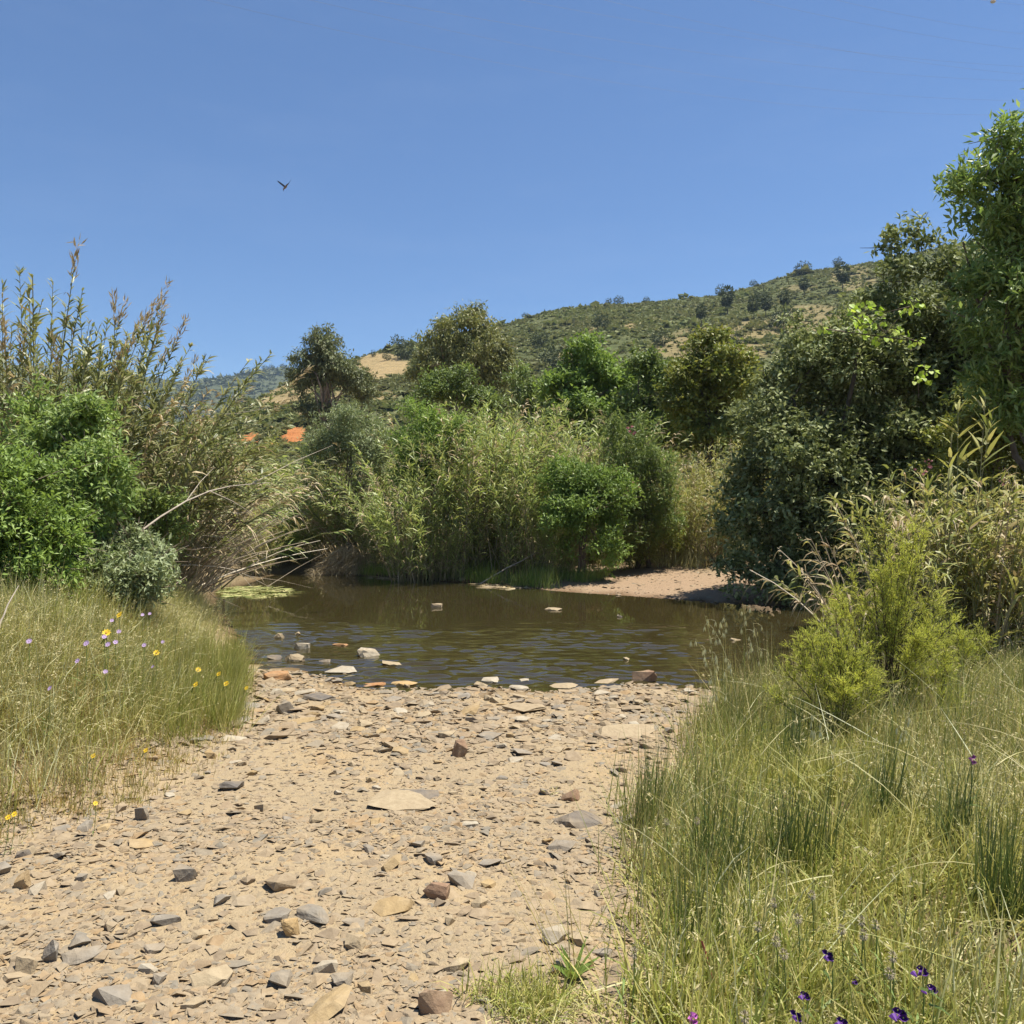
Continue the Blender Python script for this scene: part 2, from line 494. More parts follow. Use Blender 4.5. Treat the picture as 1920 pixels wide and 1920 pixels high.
# ------------------------------------------------------------------ hills
def hillmat(name, scrub, scrub2, dry, dry2):
    t = NT(name)
    at = t.n('ShaderNodeAttribute'); at.attribute_name = 'dry'
    p = t.pos()
    n1 = t.noise(.035, 5, .6, p); n2 = t.noise(.35, 5, .7, p)
    c = t.ramp(n2, [(.35, scrub), (.6, scrub2)])
    c = t.mix(c, dry2, t.math('MULTIPLY', t.ramp(n1, [(.52, (0, 0, 0)), (.66, (1, 1, 1))]), .18))
    d = t.ramp(n2, [(.3, dry2), (.6, dry)])
    c = t.mix(c, d, at.outputs['Fac'])
    ae = t.n('ShaderNodeAttribute'); ae.attribute_name = 'earth'
    c = t.mix(c, t.ramp(n2, [(.35, (.33, .125, .045)), (.6, (.38, .16, .06))]), ae.outputs['Fac'])
    b = t.n('ShaderNodeBsdfPrincipled'); b.inputs['Roughness'].default_value = 1; b.inputs['Specular IOR Level'].default_value = .05
    t.l(c, b.inputs['Base Color']); t.l(t.bump(n2, .8, 1.2), b.inputs['Normal'])
    t.l(b.outputs[0], t.out.inputs[0]); return t.m

def hill(name, label, ridge, foot_d, foot_z, back_d, nu, nv, amp, mat, dry_blobs, convex=.8, ns=60, earth=()):
    rp = np.array([[(px - CX) / F, (CY - py) / F, d] for px, py, d in ridge])
    key = np.linspace(0, 1, len(rp)); u = np.linspace(0, 1, nu)
    tx = np.interp(u, key, rp[:, 0]); d = np.interp(u, key, rp[:, 2])
    te = np.interp(u, key, rp[:, 1])
    k = np.array([.25, .5, .25]); 
    for _ in range(3): te[1:-1] = np.convolve(te, k, 'valid')
    rz = CAMZ + te * d; rx = tx * d
    v = np.linspace(0, 1.35, nv)
    fx = tx * foot_d * .5 + rx * .5
    X = np.zeros((nv, nu)); Y = X.copy(); Z = X.copy()
    for j, vv in enumerate(v):
        if vv <= 1:
            X[j] = fx + (rx - fx) * vv; Y[j] = foot_d + (d - foot_d) * vv
            Z[j] = foot_z + (rz - foot_z) * (1 - (1 - vv) ** (1 / convex) if False else vv ** convex)
        else:
            q = (vv - 1) / .35
            X[j] = rx * (1 + .2 * q); Y[j] = d + (back_d - d) * q; Z[j] = rz - (rz - foot_z) * q ** 1.5
    w = np.clip(v / .25, 0, 1)[:, None] * np.where(v <= 1, 1 - np.clip((v - .8) / .2, 0, 1) * .75, .25)[:, None]
    Z += (fbm(X, Y, ns, 4) - .5) * amp * w
    px = CX + X / Y * F; py = CY - (Z - CAMZ) / Y * F
    dry = np.zeros(X.shape)
    front = (v <= 1.0)[:, None]
    for bx, by, ax, ay, st in dry_blobs:
        q = ((px - bx) / ax) ** 2 + ((py - by) / ay) ** 2 + (fbm(X, Y, ns * .25, 3) - .5) * 1.1
        dry = np.maximum(dry, st * (1 - sstep(.6, 1.15, q)) * front)
    ear = np.zeros(X.shape)
    for bx, by, ax, ay, st in earth:
        q = ((px - bx) / ax) ** 2 + ((py - by) / ay) ** 2 + (fbm(X, Y, 9, 3) - .5) * 1.0
        ear = np.maximum(ear, st * (1 - sstep(.85, 1.1, q)) * front)
    i = np.arange(nv * nu).reshape(nv, nu)
    Q = np.stack([i[:-1, :-1], i[:-1, 1:], i[1:, 1:], i[1:, :-1]], -1).reshape(-1, 4)
    V = np.stack([X, Y, Z], -1)
    me = Geo().add(V.reshape(-1, 3), Q).mesh(name, [mat], smooth=True)
    a = me.attributes.new('dry', 'FLOAT', 'POINT'); a.data.foreach_set('value', dry.ravel().astype(np.float32))
    a = me.attributes.new('earth', 'FLOAT', 'POINT'); a.data.foreach_set('value', ear.ravel().astype(np.float32))
    tag(link(name, me), label, kind='structure')
    return dict(V=V, dry=np.maximum(dry, ear), v=v, px=px, py=py)

def hill_pt(H, px, py):
    m = H['v'] <= 1.0
    q = (H['px'][m] - px) ** 2 + (H['py'][m] - py) ** 2
    j = np.unravel_index(np.argmin(q), q.shape)
    return H['V'][m][j]

HILL_M = hillmat('hill_scrub_soil', (.055, .065, .026), (.10, .11, .045), (.30, .22, .11), (.19, .15, .075))
FAR_M = hillmat('far_hill_scrub', (.05, .062, .032), (.09, .10, .055), (.2, .16, .1), (.13, .12, .08))
HA = hill('scrub_hill', 'long scrubby hill rising to the right behind the trees',
          [(330, 850, 210), (400, 804, 215), (450, 770, 220), (520, 724, 228), (590, 697, 238), (650, 676, 246), (700, 660, 255), (740, 651, 262), (800, 640, 275), (880, 622, 290), (940, 609, 300), (1040, 581, 310), (1120, 570, 318), (1190, 566, 322), (1270, 560, 328), (1350, 551, 332), (1430, 531, 338), (1500, 511, 340), (1570, 500, 342), (1650, 489, 345), (1760, 463, 350), (1900, 430, 355), (2200, 390, 370), (2700, 420, 420)],
          88, -.5, 520, 360, 110, 5, HILL_M,
          [(715, 683, 60, 26, 1), (690, 705, 40, 18, .9), (520, 745, 60, 22, .9), (680, 742, 70, 16, .8), (560, 742, 34, 26, .8), (500, 770, 40, 8, .7), (650, 722, 26, 12, .8), (1330, 640, 100, 32, .6), (1440, 618, 95, 24, .6), (1520, 598, 75, 26, .55), (1400, 655, 60, 20, .6), (1600, 520, 45, 26, .5), (1280, 655, 60, 18, .6), (1180, 612, 14, 8, .7), (1110, 620, 16, 7, .7), (1065, 665, 20, 10, .6), (1500, 540, 40, 8, .4), (520, 797, 34, 5, 1), (575, 776, 34, 6, 1), (620, 762, 40, 6, .9)], convex=.92, earth=[(552, 819, 24, 18, 1), (468, 826, 24, 14, 1), (500, 838, 12, 8, .8)])
HB = hill('far_hill', 'distant bluish wooded hill behind the left canes',
          [(-900, 560, 1300), (-300, 640, 1350), (0, 680, 1400), (150, 692, 1400), (230, 700, 1400), (280, 705, 1400), (330, 712, 1420), (380, 711, 1430), (420, 708, 1430), (460, 698, 1430), (500, 692, 1420), (545, 690, 1400), (620, 684, 1390), (700, 700, 1380), (850, 760, 1350), (1000, 840, 1300)],
          600, -1, 2200, 240, 60, 60, FAR_M, [], convex=1.0, ns=260)

# ------------------------------------------------------------------ leaf and bark materials
BARK = plain('bark_grey_brown', (.10, .075, .05), .9, 9, (.19, .15, .11), .5)
BARK_D = plain('bark_dark', (.05, .04, .03), .9, 9, (.10, .08, .06), .5)
BARK_E = plain('bark_pale_gum', (.30, .23, .16), .8, 4, (.17, .12, .08), .3)
L_DARK = leafmat('leaf_dark_evergreen', [(.06, .08, .024), (.10, .12, .04), (.155, .175, .07), (.225, .245, .115), (.27, .29, .15)], 00.25, .035, .5, (.09, .10, .03), .6, .35)
L_ASH = leafmat('leaf_ash', [(.10, .155, .035), (.15, .215, .055), (.20, .265, .075), (.25, .30, .115)], .42, .12, .45, (.08, .115, .03), .7, .4)
L_MID = leafmat('leaf_mid_green', [(.075, .11, .026), (.11, .15, .04), (.145, .19, .05), (.17, .2, .065)], .35, .10, .5, (.08, .105, .028), .5, .4)
L_BRIGHT = leafmat('leaf_bright_green', [(.095, .145, .03), (.145, .21, .045), (.19, .26, .055), (.12, .175, .04)], .38, .10, .5, (.085, .125, .03), .6, .4)
L_OLIVE = leafmat('leaf_olive_yellow', [(.09, .115, .024), (.14, .165, .036), (.19, .2, .045), (.23, .215, .055)], .35, .10, .5, (.11, .125, .03), .5, .5)
L_EUC = leafmat('leaf_gum', [(.09, .10, .035), (.135, .145, .045), (.18, .185, .06), (.2, .19, .075)], .3, .10, .5, (.10, .11, .035), .25, .5)
L_EUC_D = leafmat('leaf_gum_dark', [(.065, .078, .032), (.095, .11, .045), (.13, .145, .06), (.155, .165, .08)], .25, .10, .5, (.075, .085, .035), .25, .5)
L_GREY = leafmat('leaf_grey_green', [(.12, .145, .065), (.165, .19, .09), (.21, .235, .125), (.13, .165, .07)], .3, .10, .5)
L_TAM = leafmat('leaf_tamarisk', [(.30, .36, .05), (.38, .43, .07), (.44, .47, .09), (.37, .38, .075), (.42, .38, .12)], .45, .05, .6, (.17, .21, .035), 1.5, .3)
L_CANE = leafmat('leaf_cane', [(.13, .175, .045), (.19, .245, .065), (.26, .295, .09), (.34, .345, .13), (.17, .225, .065)], .38, .12, .45, (.125, .14, .05), .5, .35)
L_CANE_L = leafmat('leaf_cane_grey', [(.10, .115, .04), (.145, .16, .06), (.20, .205, .09), (.26, .245, .125)], .35, .12, .45, (.11, .12, .05), .7, .35)
L_CANE_Y = leafmat('leaf_cane_yellow', [(.14, .16, .04), (.21, .22, .06), (.26, .245, .08), (.28, .24, .11), (.15, .16, .045)], .34, .1, .5)
L_DEAD = leafmat('leaf_dead_straw', [(.22, .165, .09), (.30, .235, .14), (.36, .30, .19), (.17, .12, .07)], .25, .05, .6)
L_REED = leafmat('leaf_reed_green', [(.12, .19, .04), (.18, .26, .06), (.25, .31, .09), (.3, .33, .11)], .4, .1, .5)
L_CANE_M = leafmat('leaf_cane_mixed', [(.11, .13, .035), (.17, .18, .05), (.24, .23, .075), (.28, .25, .10), (.14, .16, .045)], .36, .1, .5)
STEM_G = leafmat('cane_stem_green', [(.08, .085, .035), (.12, .115, .05), (.15, .125, .07)], 0, .1, .5)
STEM_D = leafmat('cane_stem_dry', [(.18, .14, .09), (.25, .205, .14), (.31, .265, .195), (.15, .11, .07)], 0, .1, .6)
STEM_W = plain('twig_dark', (.07, .05, .035), .8)

# ------------------------------------------------------------------ trees and shrubs
def env_px(px, py, d, rx, ry, rd=None):
    c = world_at(px, py, d)
    a = rx / F * d; b = ry / F * d
    return c, np.array([a, rd if rd else a, b])

def make_tree(name, label, cat, base, envs, mat, n_leaf, L, W, sub=10, sub_r=(.14, .4), trunk=.12, limbs=10, bark=None, group=None, per=14, tl=5.0, hang=0.0, lean=(0, 0), core=.12, stems=1, light=None, shell=(.55, 1.08), crown_name='crown', spray=.5, low=-1.0):
    base = np.asarray(base, float)
    subs = []
    vol = np.array([np.prod(r) ** (2 / 3) for _, r in envs]); vol = vol / vol.sum()
    for (c, r), wgt in zip(envs, vol):
        k = max(4, int(round(sub * len(envs) * wgt)))
        dirs = sph(k * 3); dirs = dirs[dirs[:, 2] > low][:k]
        f = U(.45, .98, len(dirs))
        m = r.mean()
        for dr, ff in zip(dirs, f):
            subs.append((c + dr * r * ff, m * rng.uniform(*sub_r) * np.array([1, 1, rng.uniform(.7, 1)])))
        subs.append((c, r * .5))
    rr = np.array([s[1].mean() for s in subs]); p = rr ** 1.6 / np.sum(rr ** 1.6)
    nt = max(8, n_leaf // per)
    idx = rng.choice(len(subs), nt, p=p)
    C = np.array([q[0] for q in subs])[idx]; RR = np.array([q[1] for q in subs])[idx]
    dr = sph(nt); dr[:, 2] = np.where((dr[:, 2] < -.2) & (rng.random(nt) < .7), -dr[:, 2], dr[:, 2]); dr = unit(dr)
    f = U(*shell, nt)
    out = rng.random(nt) < .06; f[out] *= U(1.05, 1.3, out.sum())
    TP = C + dr * RR * f[:, None]
    ins = rng.random(nt) < core
    TP[ins] = C[ins] + dr[ins] * RR[ins] * U(.1, .5, ins.sum())[:, None]
    TD = unit(dr + rng.normal(size=(nt, 3)) * .45 + np.array([0, 0, .3 - hang]))
    # every spray is a tight rosette of leaves that face the same way
    j = np.repeat(np.arange(nt), per)
    tt = rng.random(len(j))
    sr = L * U(.55, 1.1, nt)
    P = TP[j] + TD[j] * (tt * L * tl * .4)[:, None] + rng.normal(size=(len(j), 3)) * sr[j][:, None] * .55
    D = unit(TD[j] * spray + rng.normal(size=(len(j), 3)) * .75 + np.array([0, 0, -.15 - hang * 1.2]))
    face = unit(dr * .55 + np.array([0, 0, .75]) + rng.normal(size=(nt, 3)) * .25)[j]
    G = Geo()
    leaves(G, P, D, L * U(.65, 1.25, len(j)), W * U(.7, 1.2, len(j)), 0, face=face)
    mats = [mat]
    root = thing(name, label, cat, base, group)
    # trunk(s) and limbs
    cen = np.mean([c for c, _ in envs], 0)
    zs = min(c[2] - r[2] for c, r in envs)
    for s in range(stems):
        T = Geo()
        off = np.array([rng.normal() * trunk * 2 * (stems > 1), rng.normal() * trunk * 2 * (stems > 1), -.12])
        top = cen + np.array([rng.normal() * .15 * envs[0][1][0], rng.normal() * .15 * envs[0][1][0], 0])
        k = 6; t = np.linspace(0, 1, k)[:, None]
        mid = (base + off) * (1 - t) + top * t + np.sin(t * np.pi) * np.array([lean[0], lean[1], 0]) + np.sin(t * 7 + s) * trunk * .5 * np.array([1, .6, 0])
        tubes(T, mid[None], (trunk * (1 - t[:, 0] * .6))[None], 7)
        lim = rng.choice(len(subs), min(max(3, limbs // stems), len(subs)), replace=False)
        PL = []; RL = []
        for q in lim:
            a0 = mid[rng.integers(2, k)]; e = a0 + (subs[q][0] - a0) * .85
            u = np.linspace(0, 1, 5)[:, None]
            bow = rng.normal(size=3) * np.linalg.norm(e - a0) * .10
            PL.append(a0 * (1 - u) + e * u + np.sin(u * np.pi) * bow + np.array([0, 0, .12]) * np.linalg.norm(e - a0) * np.sin(u * np.pi))
            RL.append(trunk * .45 * (1 - u[:, 0] * .8))
        tubes(T, np.array(PL), np.array(RL), 5)
        part('trunk', T, [bark or BARK], root, base, smooth=True)
    # twigs towards a share of the sprays
    tw = rng.choice(nt, min(nt, 160), replace=False)
    u = np.linspace(0, 1, 3)[None, :, None]
    T = Geo()
    PL = C[tw][:, None] * (1 - u) + (TP[tw] + TD[tw] * L * tl * .8)[:, None] * u
    tubes(T, PL, np.full((len(tw), 3), max(.006, trunk * .07)) * np.array([1, .8, .4]), 3)
    part('twigwork', T, [bark or BARK], root, base, kind='stuff')
    part(crown_name, G, mats, root, base, kind='stuff')
    return root

def cane_geo(n, h, lean, spread, nleaf, base_r=.5, leafL=.55, leafW=.045, start=.3, dead=.15, drp=.9, plume=0.0, sides=4, seglf=3, lean_var=.18, bow=.35):
    """one clump of tall arching cane: stems, strap leaves (green and dead)"""
    SG = Geo(); LG = Geo()
    a = U(0, 2 * np.pi, n); r = base_r * np.sqrt(rng.random(n))
    B = np.stack([r * np.cos(a), r * np.sin(a), np.full(n, -.05)], 1)
    H = h * U(.62, 1.05, n)
    out = np.stack([np.cos(a), np.sin(a)], 1) * spread * (r / base_r)[:, None]
    tilt = out + np.asarray(lean)[None] + rng.normal(size=(n, 2)) * lean_var
    k = 7; t = np.linspace(0, 1, k)
    P = np.zeros((n, k, 3))
    P[..., 0] = B[:, None, 0] + tilt[:, None, 0] * H[:, None] * (t ** 1.0 * (1 - bow) + bow * t ** 2.2)
    P[..., 1] = B[:, None, 1] + tilt[:, None, 1] * H[:, None] * (t ** 1.0 * (1 - bow) + bow * t ** 2.2)
    shrink = np.sqrt(np.clip(1 - .55 * np.sum(tilt ** 2, 1), .15, 1))
    P[..., 2] = B[:, None, 2] + (H * shrink)[:, None] * (t - .10 * t ** 3 * np.clip(np.linalg.norm(tilt, axis=1), 0, 1)[:, None] * 2)
    dry = rng.random(n) < dead
    rad = .013 * (1 - .7 * t)[None] * U(.7, 1.2, n)[:, None]
    for m, sel in ((0, ~dry), (1, dry)):
        if sel.any(): tubes(SG, P[sel], rad[sel], sides, m)
    # leaves
    j = np.repeat(np.arange(n), nleaf)
    tt = start + (1 - start) * rng.random(len(j)) ** .8
    fi = tt * (k - 1); i0 = np.minimum(fi.astype(int), k - 2); fr = (fi - i0)[:, None]
    Q = P[j, i0] * (1 - fr) + P[j, i0 + 1] * fr
    T = unit(P[j, i0 + 1] - P[j, i0])
    az = U(0, 2 * np.pi, len(j))
    rad2 = np.stack([np.cos(az), np.sin(az), np.zeros(len(j))], 1)
    op = U(.45, 1.1, len(j))[:, None]
    D = unit(T + rad2 * op)
    tipf = np.clip((1 - tt) * 3 + .45, 0, 1)
    Lf = leafL * U(.6, 1.25, len(j)) * tipf
    isd = dry[j] | (rng.random(len(j)) < dead * .5 + np.clip(.45 - tt, 0, 1) * 1.1)
    for m, sel in ((0, ~isd), (1, isd)):
        if sel.any():
            ribbon(LG, Q[sel], D[sel], Lf[sel], leafW * U(.6, 1.2, sel.sum()), seglf, drp * U(.5, 1.6, sel.sum()) * (1.6 if m else 1), m)
    if plume:
        s = np.where(rng.random(n) < plume)[0]
        for q in s:
            e = P[q, -1]; m = 40
            d0 = unit(P[q, -1] - P[q, -2])
            pp = e + d0 * U(-.1, .35, m)[:, None] + rng.normal(size=(m, 3)) * .02
            leaves(LG, pp, unit(d0 + rng.normal(size=(m, 3)) * .35), .12, .018, 1)
    return SG, LG

def cane(name, label, base, geo, mats_s, mats_l, rot=0, scale=1, group=None, cat='cane clump'):
    base = np.asarray(base, float)
    root = thing(name, label, cat, base, group)
    root.rotation_euler = (0, 0, rot); root.scale = (scale,) * 3
    part('stem', geo[0], mats_s, root, (0, 0, 0), kind='stuff')
    part('foliage', geo[1], mats_l, root, (0, 0, 0), kind='stuff')
    return root

def gz(x, y): return float(ground(np.array([x]), np.array([y]), False)[0])
def gp(px, d):
    x = (px - CX) / F * d
    return np.array([x, d, gz(x, d)])

# --- right hand trees
make_tree('evergreen_tree', 'broad dark evergreen tree with leaves down to the water beside the sand spit', 'tree', gp(1545, 18.2),
          [env_px(1450, 770, 18, 70, 90, 1.1), env_px(1500, 660, 18.2, 60, 70, 1.0), env_px(1575, 650, 18.2, 70, 75, 1.1), env_px(1640, 700, 18.2, 75, 90, 1.2), env_px(1560, 760, 18.2, 110, 100, 1.5), env_px(1395, 900, 17.8, 45, 70, .7), env_px(1500, 890, 17.6, 135, 120, 1.6), env_px(1620, 860, 17.8, 130, 150, 1.7), env_px(1450, 1000, 17.6, 85, 90, 1.1), env_px(1590, 1010, 17.4, 120, 90, 1.2), env_px(1420, 1055, 17.5, 70, 60, .8), env_px(1520, 1075, 17.2, 110, 60, .9), env_px(1375, 1000, 17.6, 40, 70, .6), env_px(1385, 1085, 17.5, 50, 45, .6), env_px(1460, 1105, 17.0, 90, 40, .7)],
          L_DARK, 58000, .13, .066, sub=11, sub_r=(.2,.34), trunk=.16, limbs=14, bark=BARK_D, core=.2)
make_tree('evergreen_tree', 'taller dark evergreen with spindly top twigs standing against the sky', 'tree', gp(1760, 18.8),
          [env_px(1750, 640, 18.6, 95, 130, 1.5), env_px(1700, 520, 18.6, 55, 60, .7), env_px(1668, 465, 18.6, 18, 34, .25), env_px(1715, 445, 18.6, 28, 24, .3), env_px(1752, 455, 18.6, 26, 22, .3), env_px(1800, 520, 18.6, 60, 70, .8), env_px(1800, 760, 18.4, 110, 110, 1.6), env_px(1640, 590, 18.6, 45, 60, .6), env_px(1860, 600, 18.6, 90, 110, 1.2), env_px(1700, 860, 18.0, 80, 110, 1.1), env_px(1890, 760, 18.4, 90, 120, 1.1)],
          L_DARK, 40000, .145, .072, sub=11, trunk=.17, limbs=14, bark=BARK_D, core=.2)
make_tree('ash_tree', 'tall bright green ash tree leaning in at the right edge', 'tree', gp(2020, 14.2),
          [env_px(1870, 345, 14, 60, 62, .7), env_px(1805, 365, 14, 42, 46, .5), env_px(1905, 265, 14, 36, 50, .5), env_px(1960, 380, 14.2, 100, 110, 1.2), env_px(1900, 430, 13.8, 55, 50, .6), env_px(1850, 425, 14, 36, 30, .4),
           env_px(1850, 520, 13.8, 50, 48, .6), env_px(1910, 560, 13.6, 60, 70, .7), env_px(1855, 625, 13.7, 55, 50, .6), env_px(2030, 560, 14, 120, 180, 1.4), env_px(1905, 680, 13.5, 60, 60, .6), env_px(1840, 720, 13.6, 45, 40, .5), env_px(1930, 790, 13.5, 60, 60, .6)],
          L_ASH, 34000, .17, .055, sub=11, trunk=.16, limbs=16, core=.1, hang=.12, tl=4)
make_tree('shrub', 'yellowish green bush under the ash tree at the right edge', 'bush', gp(1880, 15.5),
          [env_px(1880, 760, 15.3, 90, 80, 1.0), env_px(1830, 830, 15.3, 70, 70, .8), env_px(1930, 860, 15.2, 80, 110, 1.0), env_px(1780, 930, 15.6, 80, 90, 1)],
          L_OLIVE, 13000, .11, .05, sub=11, trunk=.07, limbs=8, core=.15, stems=3)
make_tree('shrub', 'dark leafy undergrowth behind the yellowing canes at the right', 'bush', gp(1800, 18.3),
          [env_px(1700, 1010, 18.2, 90, 110, .9), env_px(1800, 980, 18.2, 110, 110, .9), env_px(1910, 990, 18.2, 110, 120, .9)], L_DARK, 11000, .14, .07, sub=11, trunk=.07, limbs=8, bark=BARK_D, core=.25, stems=3)
# --- middle distance
make_tree('fig_tree', 'rounded vivid green tree above the cane thicket', 'tree', gp(1110, 33),
          [env_px(1115, 700, 33, 62, 50, 1.4), env_px(1060, 735, 33, 42, 40, .9), env_px(1160, 730, 33, 45, 50, 1.0), env_px(1110, 800, 33, 90, 60, 1.6)],
          L_BRIGHT, 20000, .19, .11, sub=11, trunk=.16, limbs=10, core=.15)
make_tree('shade_tree', 'mid green tree between the vivid rounded tree and the olive yellow tree', 'tree', gp(1235, 31),
          [env_px(1225, 715, 31, 52, 55, 1.1), env_px(1250, 800, 31, 70, 80, 1.3), env_px(1200, 790, 31, 50, 60, 1.0)],
          L_MID, 16000, .17, .09, sub=11, trunk=.15, limbs=10, core=.15)
make_tree('shade_tree', 'olive yellow tree with bare dark trunks next to the dark evergreen', 'tree', gp(1345, 28.5),
          [env_px(1330, 700, 28, 75, 55, 1.3), env_px(1295, 760, 28, 55, 60, 1.0), env_px(1380, 730, 28, 50, 60, 1.0), env_px(1340, 810, 28, 75, 45, 1.2)],
          L_OLIVE, 22000, .155, .08, sub=11, trunk=.13, limbs=12, bark=BARK_D, core=.1, stems=3)
make_tree('gum_tree', 'large rounded gum tree towering behind the middle of the thicket', 'gum tree', gp(880, 62),
          [env_px(880, 610, 62, 52, 40, 2.2), env_px(830, 640, 62, 42, 40, 1.8), env_px(905, 670, 62, 60, 60, 2.4), env_px(800, 690, 62, 32, 45, 1.6), env_px(850, 710, 62, 65, 60, 2.5), env_px(940, 690, 62, 30, 60, 1.6), env_px(925, 760, 62, 45, 45, 1.9)],
          L_EUC, 30000, .34, .12, sub=11, sub_r=(.24,.4), trunk=.35, limbs=12, bark=BARK_E, hang=.5, core=.12, tl=3.2)
make_tree('gum_tree', 'dark open gum tree with bare limbs standing before the dry yellow slope', 'gum tree', gp(612, 66),
          [env_px(600, 655, 66, 32, 38, 1.6), env_px(585, 690, 66, 36, 34, 1.6), env_px(560, 715, 66, 18, 45, 1.0), env_px(630, 695, 66, 42, 32, 1.8), env_px(657, 715, 66, 22, 30, 1.1), env_px(590, 770, 66, 30, 24, 1.5)],
          L_EUC_D, 15000, .34, .11, sub=12, sub_r=(.24,.4), trunk=.24, limbs=16, bark=BARK_E, hang=.5, core=.08, tl=3.2)
make_tree('shrub', 'bluish green bush low behind the dark open gum tree', 'bush', gp(672, 68), [env_px(672, 715, 68, 26, 22, 1.3), env_px(690, 735, 68, 20, 22, 1.0)], L_EUC_D, 3200, .32, .12, sub=12, trunk=.1, limbs=5)
make_tree('shrub', 'dark leafy shrub at the top of the cane thicket below the big gum', 'bush', gp(850, 36), [env_px(848, 722, 36, 32, 36, 1.0), env_px(800, 745, 36, 30, 30, .9), env_px(905, 760, 36, 40, 34, .9)], L_MID, 8000, .19, .075, sub=11, trunk=.08, limbs=6)
make_tree('shrub', 'dark green bush beneath the right side of the vivid rounded tree', 'bush', gp(985, 40), [env_px(990, 740, 40, 42, 42, 1.1), env_px(1010, 800, 40, 50, 40, 1.1)], L_MID, 7000, .19, .085, sub=11, trunk=.08, limbs=6)
# --- shrubs of the far bank
make_tree('shrub', 'feathery light green bush among the canes below the big gum tree', 'bush', gp(800, 24.5), [env_px(800, 815, 24.2, 62, 45, .9), env_px(770, 865, 24.2, 50, 45, .9), env_px(865, 830, 24.2, 40, 40, .8)], L_BRIGHT, 11000, .13, .04, sub=11, trunk=.05, limbs=8, stems=3, core=.15)
make_tree('shrub', 'grey green willow bush at the upper left of the cane thicket', 'bush', gp(650, 26.5), [env_px(650, 815, 26.2, 62, 38, .9), env_px(610, 850, 26.2, 50, 40, .9), env_px(700, 855, 26, 45, 45, .9)], L_GREY, 11000, .15, .034, sub=11, trunk=.05, limbs=8, stems=3, core=.15, hang=.15)
make_tree('shrub', 'bright green bush hanging over the bank left of the sand spit', 'bush', gp(1095, 21.8), [env_px(1085, 905, 21.4, 55, 50, .7), env_px(1130, 950, 21.4, 60, 60, .8), env_px(1075, 985, 21.2, 50, 60, .7), env_px(1140, 1035, 21.2, 40, 40, .6), env_px(1045, 880, 21.6, 25, 25, .4), env_px(1165, 900, 21.6, 28, 26, .4), env_px(1040, 945, 21.3, 26, 30, .4)], L_BRIGHT, 17000, .12, .045, sub=11, trunk=.05, limbs=8, stems=3, core=.2)
OLE = make_tree('oleander', 'dark green oleander with pink blossom above the sand spit', 'oleander', gp(1215, 23.2), [env_px(1190, 850, 22.8, 60, 60, .8), env_px(1215, 925, 22.6, 60, 55, .8), env_px(1180, 970, 22.6, 50, 55, .8), env_px(1235, 990, 22.4, 40, 40, .6), env_px(1240, 880, 22.6, 30, 40, .5), env_px(1150, 820, 22.8, 34, 34, .5)], L_MID, 12000, .15, .034, sub=11, trunk=.04, limbs=8, stems=4, core=.2)
make_tree('shrub', 'low brownish scrub bush at the grassy upper edge of the sand spit', 'bush', gp(1190, 23.2), [env_px(1185, 1025, 23, 55, 28, .5), env_px(1245, 1015, 23, 40, 25, .5)], L_OLIVE, 5000, .10, .03, sub=11, trunk=.03, limbs=6, stems=4)
# --- left bank
make_tree('ash_shrub', 'leafy green ash sapling in front of the leaning canes', 'ash sapling', gp(150, 9.6), [env_px(145, 800, 9.2, 62, 60, .45), env_px(100, 860, 9.2, 60, 70, .45), env_px(180, 880, 9.0, 55, 60, .4), env_px(160, 950, 9.0, 70, 50, .45), env_px(140, 1020, 9.0, 90, 60, .5), env_px(160, 1080, 9.0, 90, 50, .5), env_px(60, 780, 9.3, 40, 50, .35)],
          L_ASH, 17000, .085, .03, sub=11, trunk=.035, limbs=10, stems=3, core=.2)
make_tree('shrub', 'bright green bush filling the left edge behind the flowery grass', 'bush', gp(30, 8.2), [env_px(20, 900, 7.9, 85, 60, .45), env_px(60, 980, 7.8, 85, 55, .45), env_px(-40, 1000, 7.8, 100, 80, .5), env_px(110, 1020, 7.8, 60, 40, .35), env_px(20, 1070, 7.7, 100, 60, .45), env_px(90, 1090, 7.8, 70, 40, .4)],
          L_BRIGHT, 19000, .068, .027, sub=11, trunk=.03, limbs=10, stems=3, core=.2)
make_tree('shrub', 'low grey green bush at the foot of the leaning canes', 'bush', gp(245, 9.4), [env_px(260, 1045, 9.2, 62, 34, .35), env_px(195, 1060, 8.8, 40, 32, .2), env_px(270, 1085, 8.8, 65, 34, .3), env_px(240, 1110, 8.7, 70, 34, .3)],
          L_GREY, 8000, .075, .026, sub=11, trunk=.02, limbs=8, stems=3, core=.15)
make_tree('shrub', 'dark tangled bush low behind the ash sapling', 'bush', gp(230, 11.8), [env_px(220, 960, 11.4, 80, 80, .6), env_px(300, 990, 11.6, 60, 70, .6), env_px(90, 960, 11.4, 90, 90, .6)], L_MID, 9000, .10, .035, sub=11, trunk=.04, limbs=8, stems=3, core=.25)
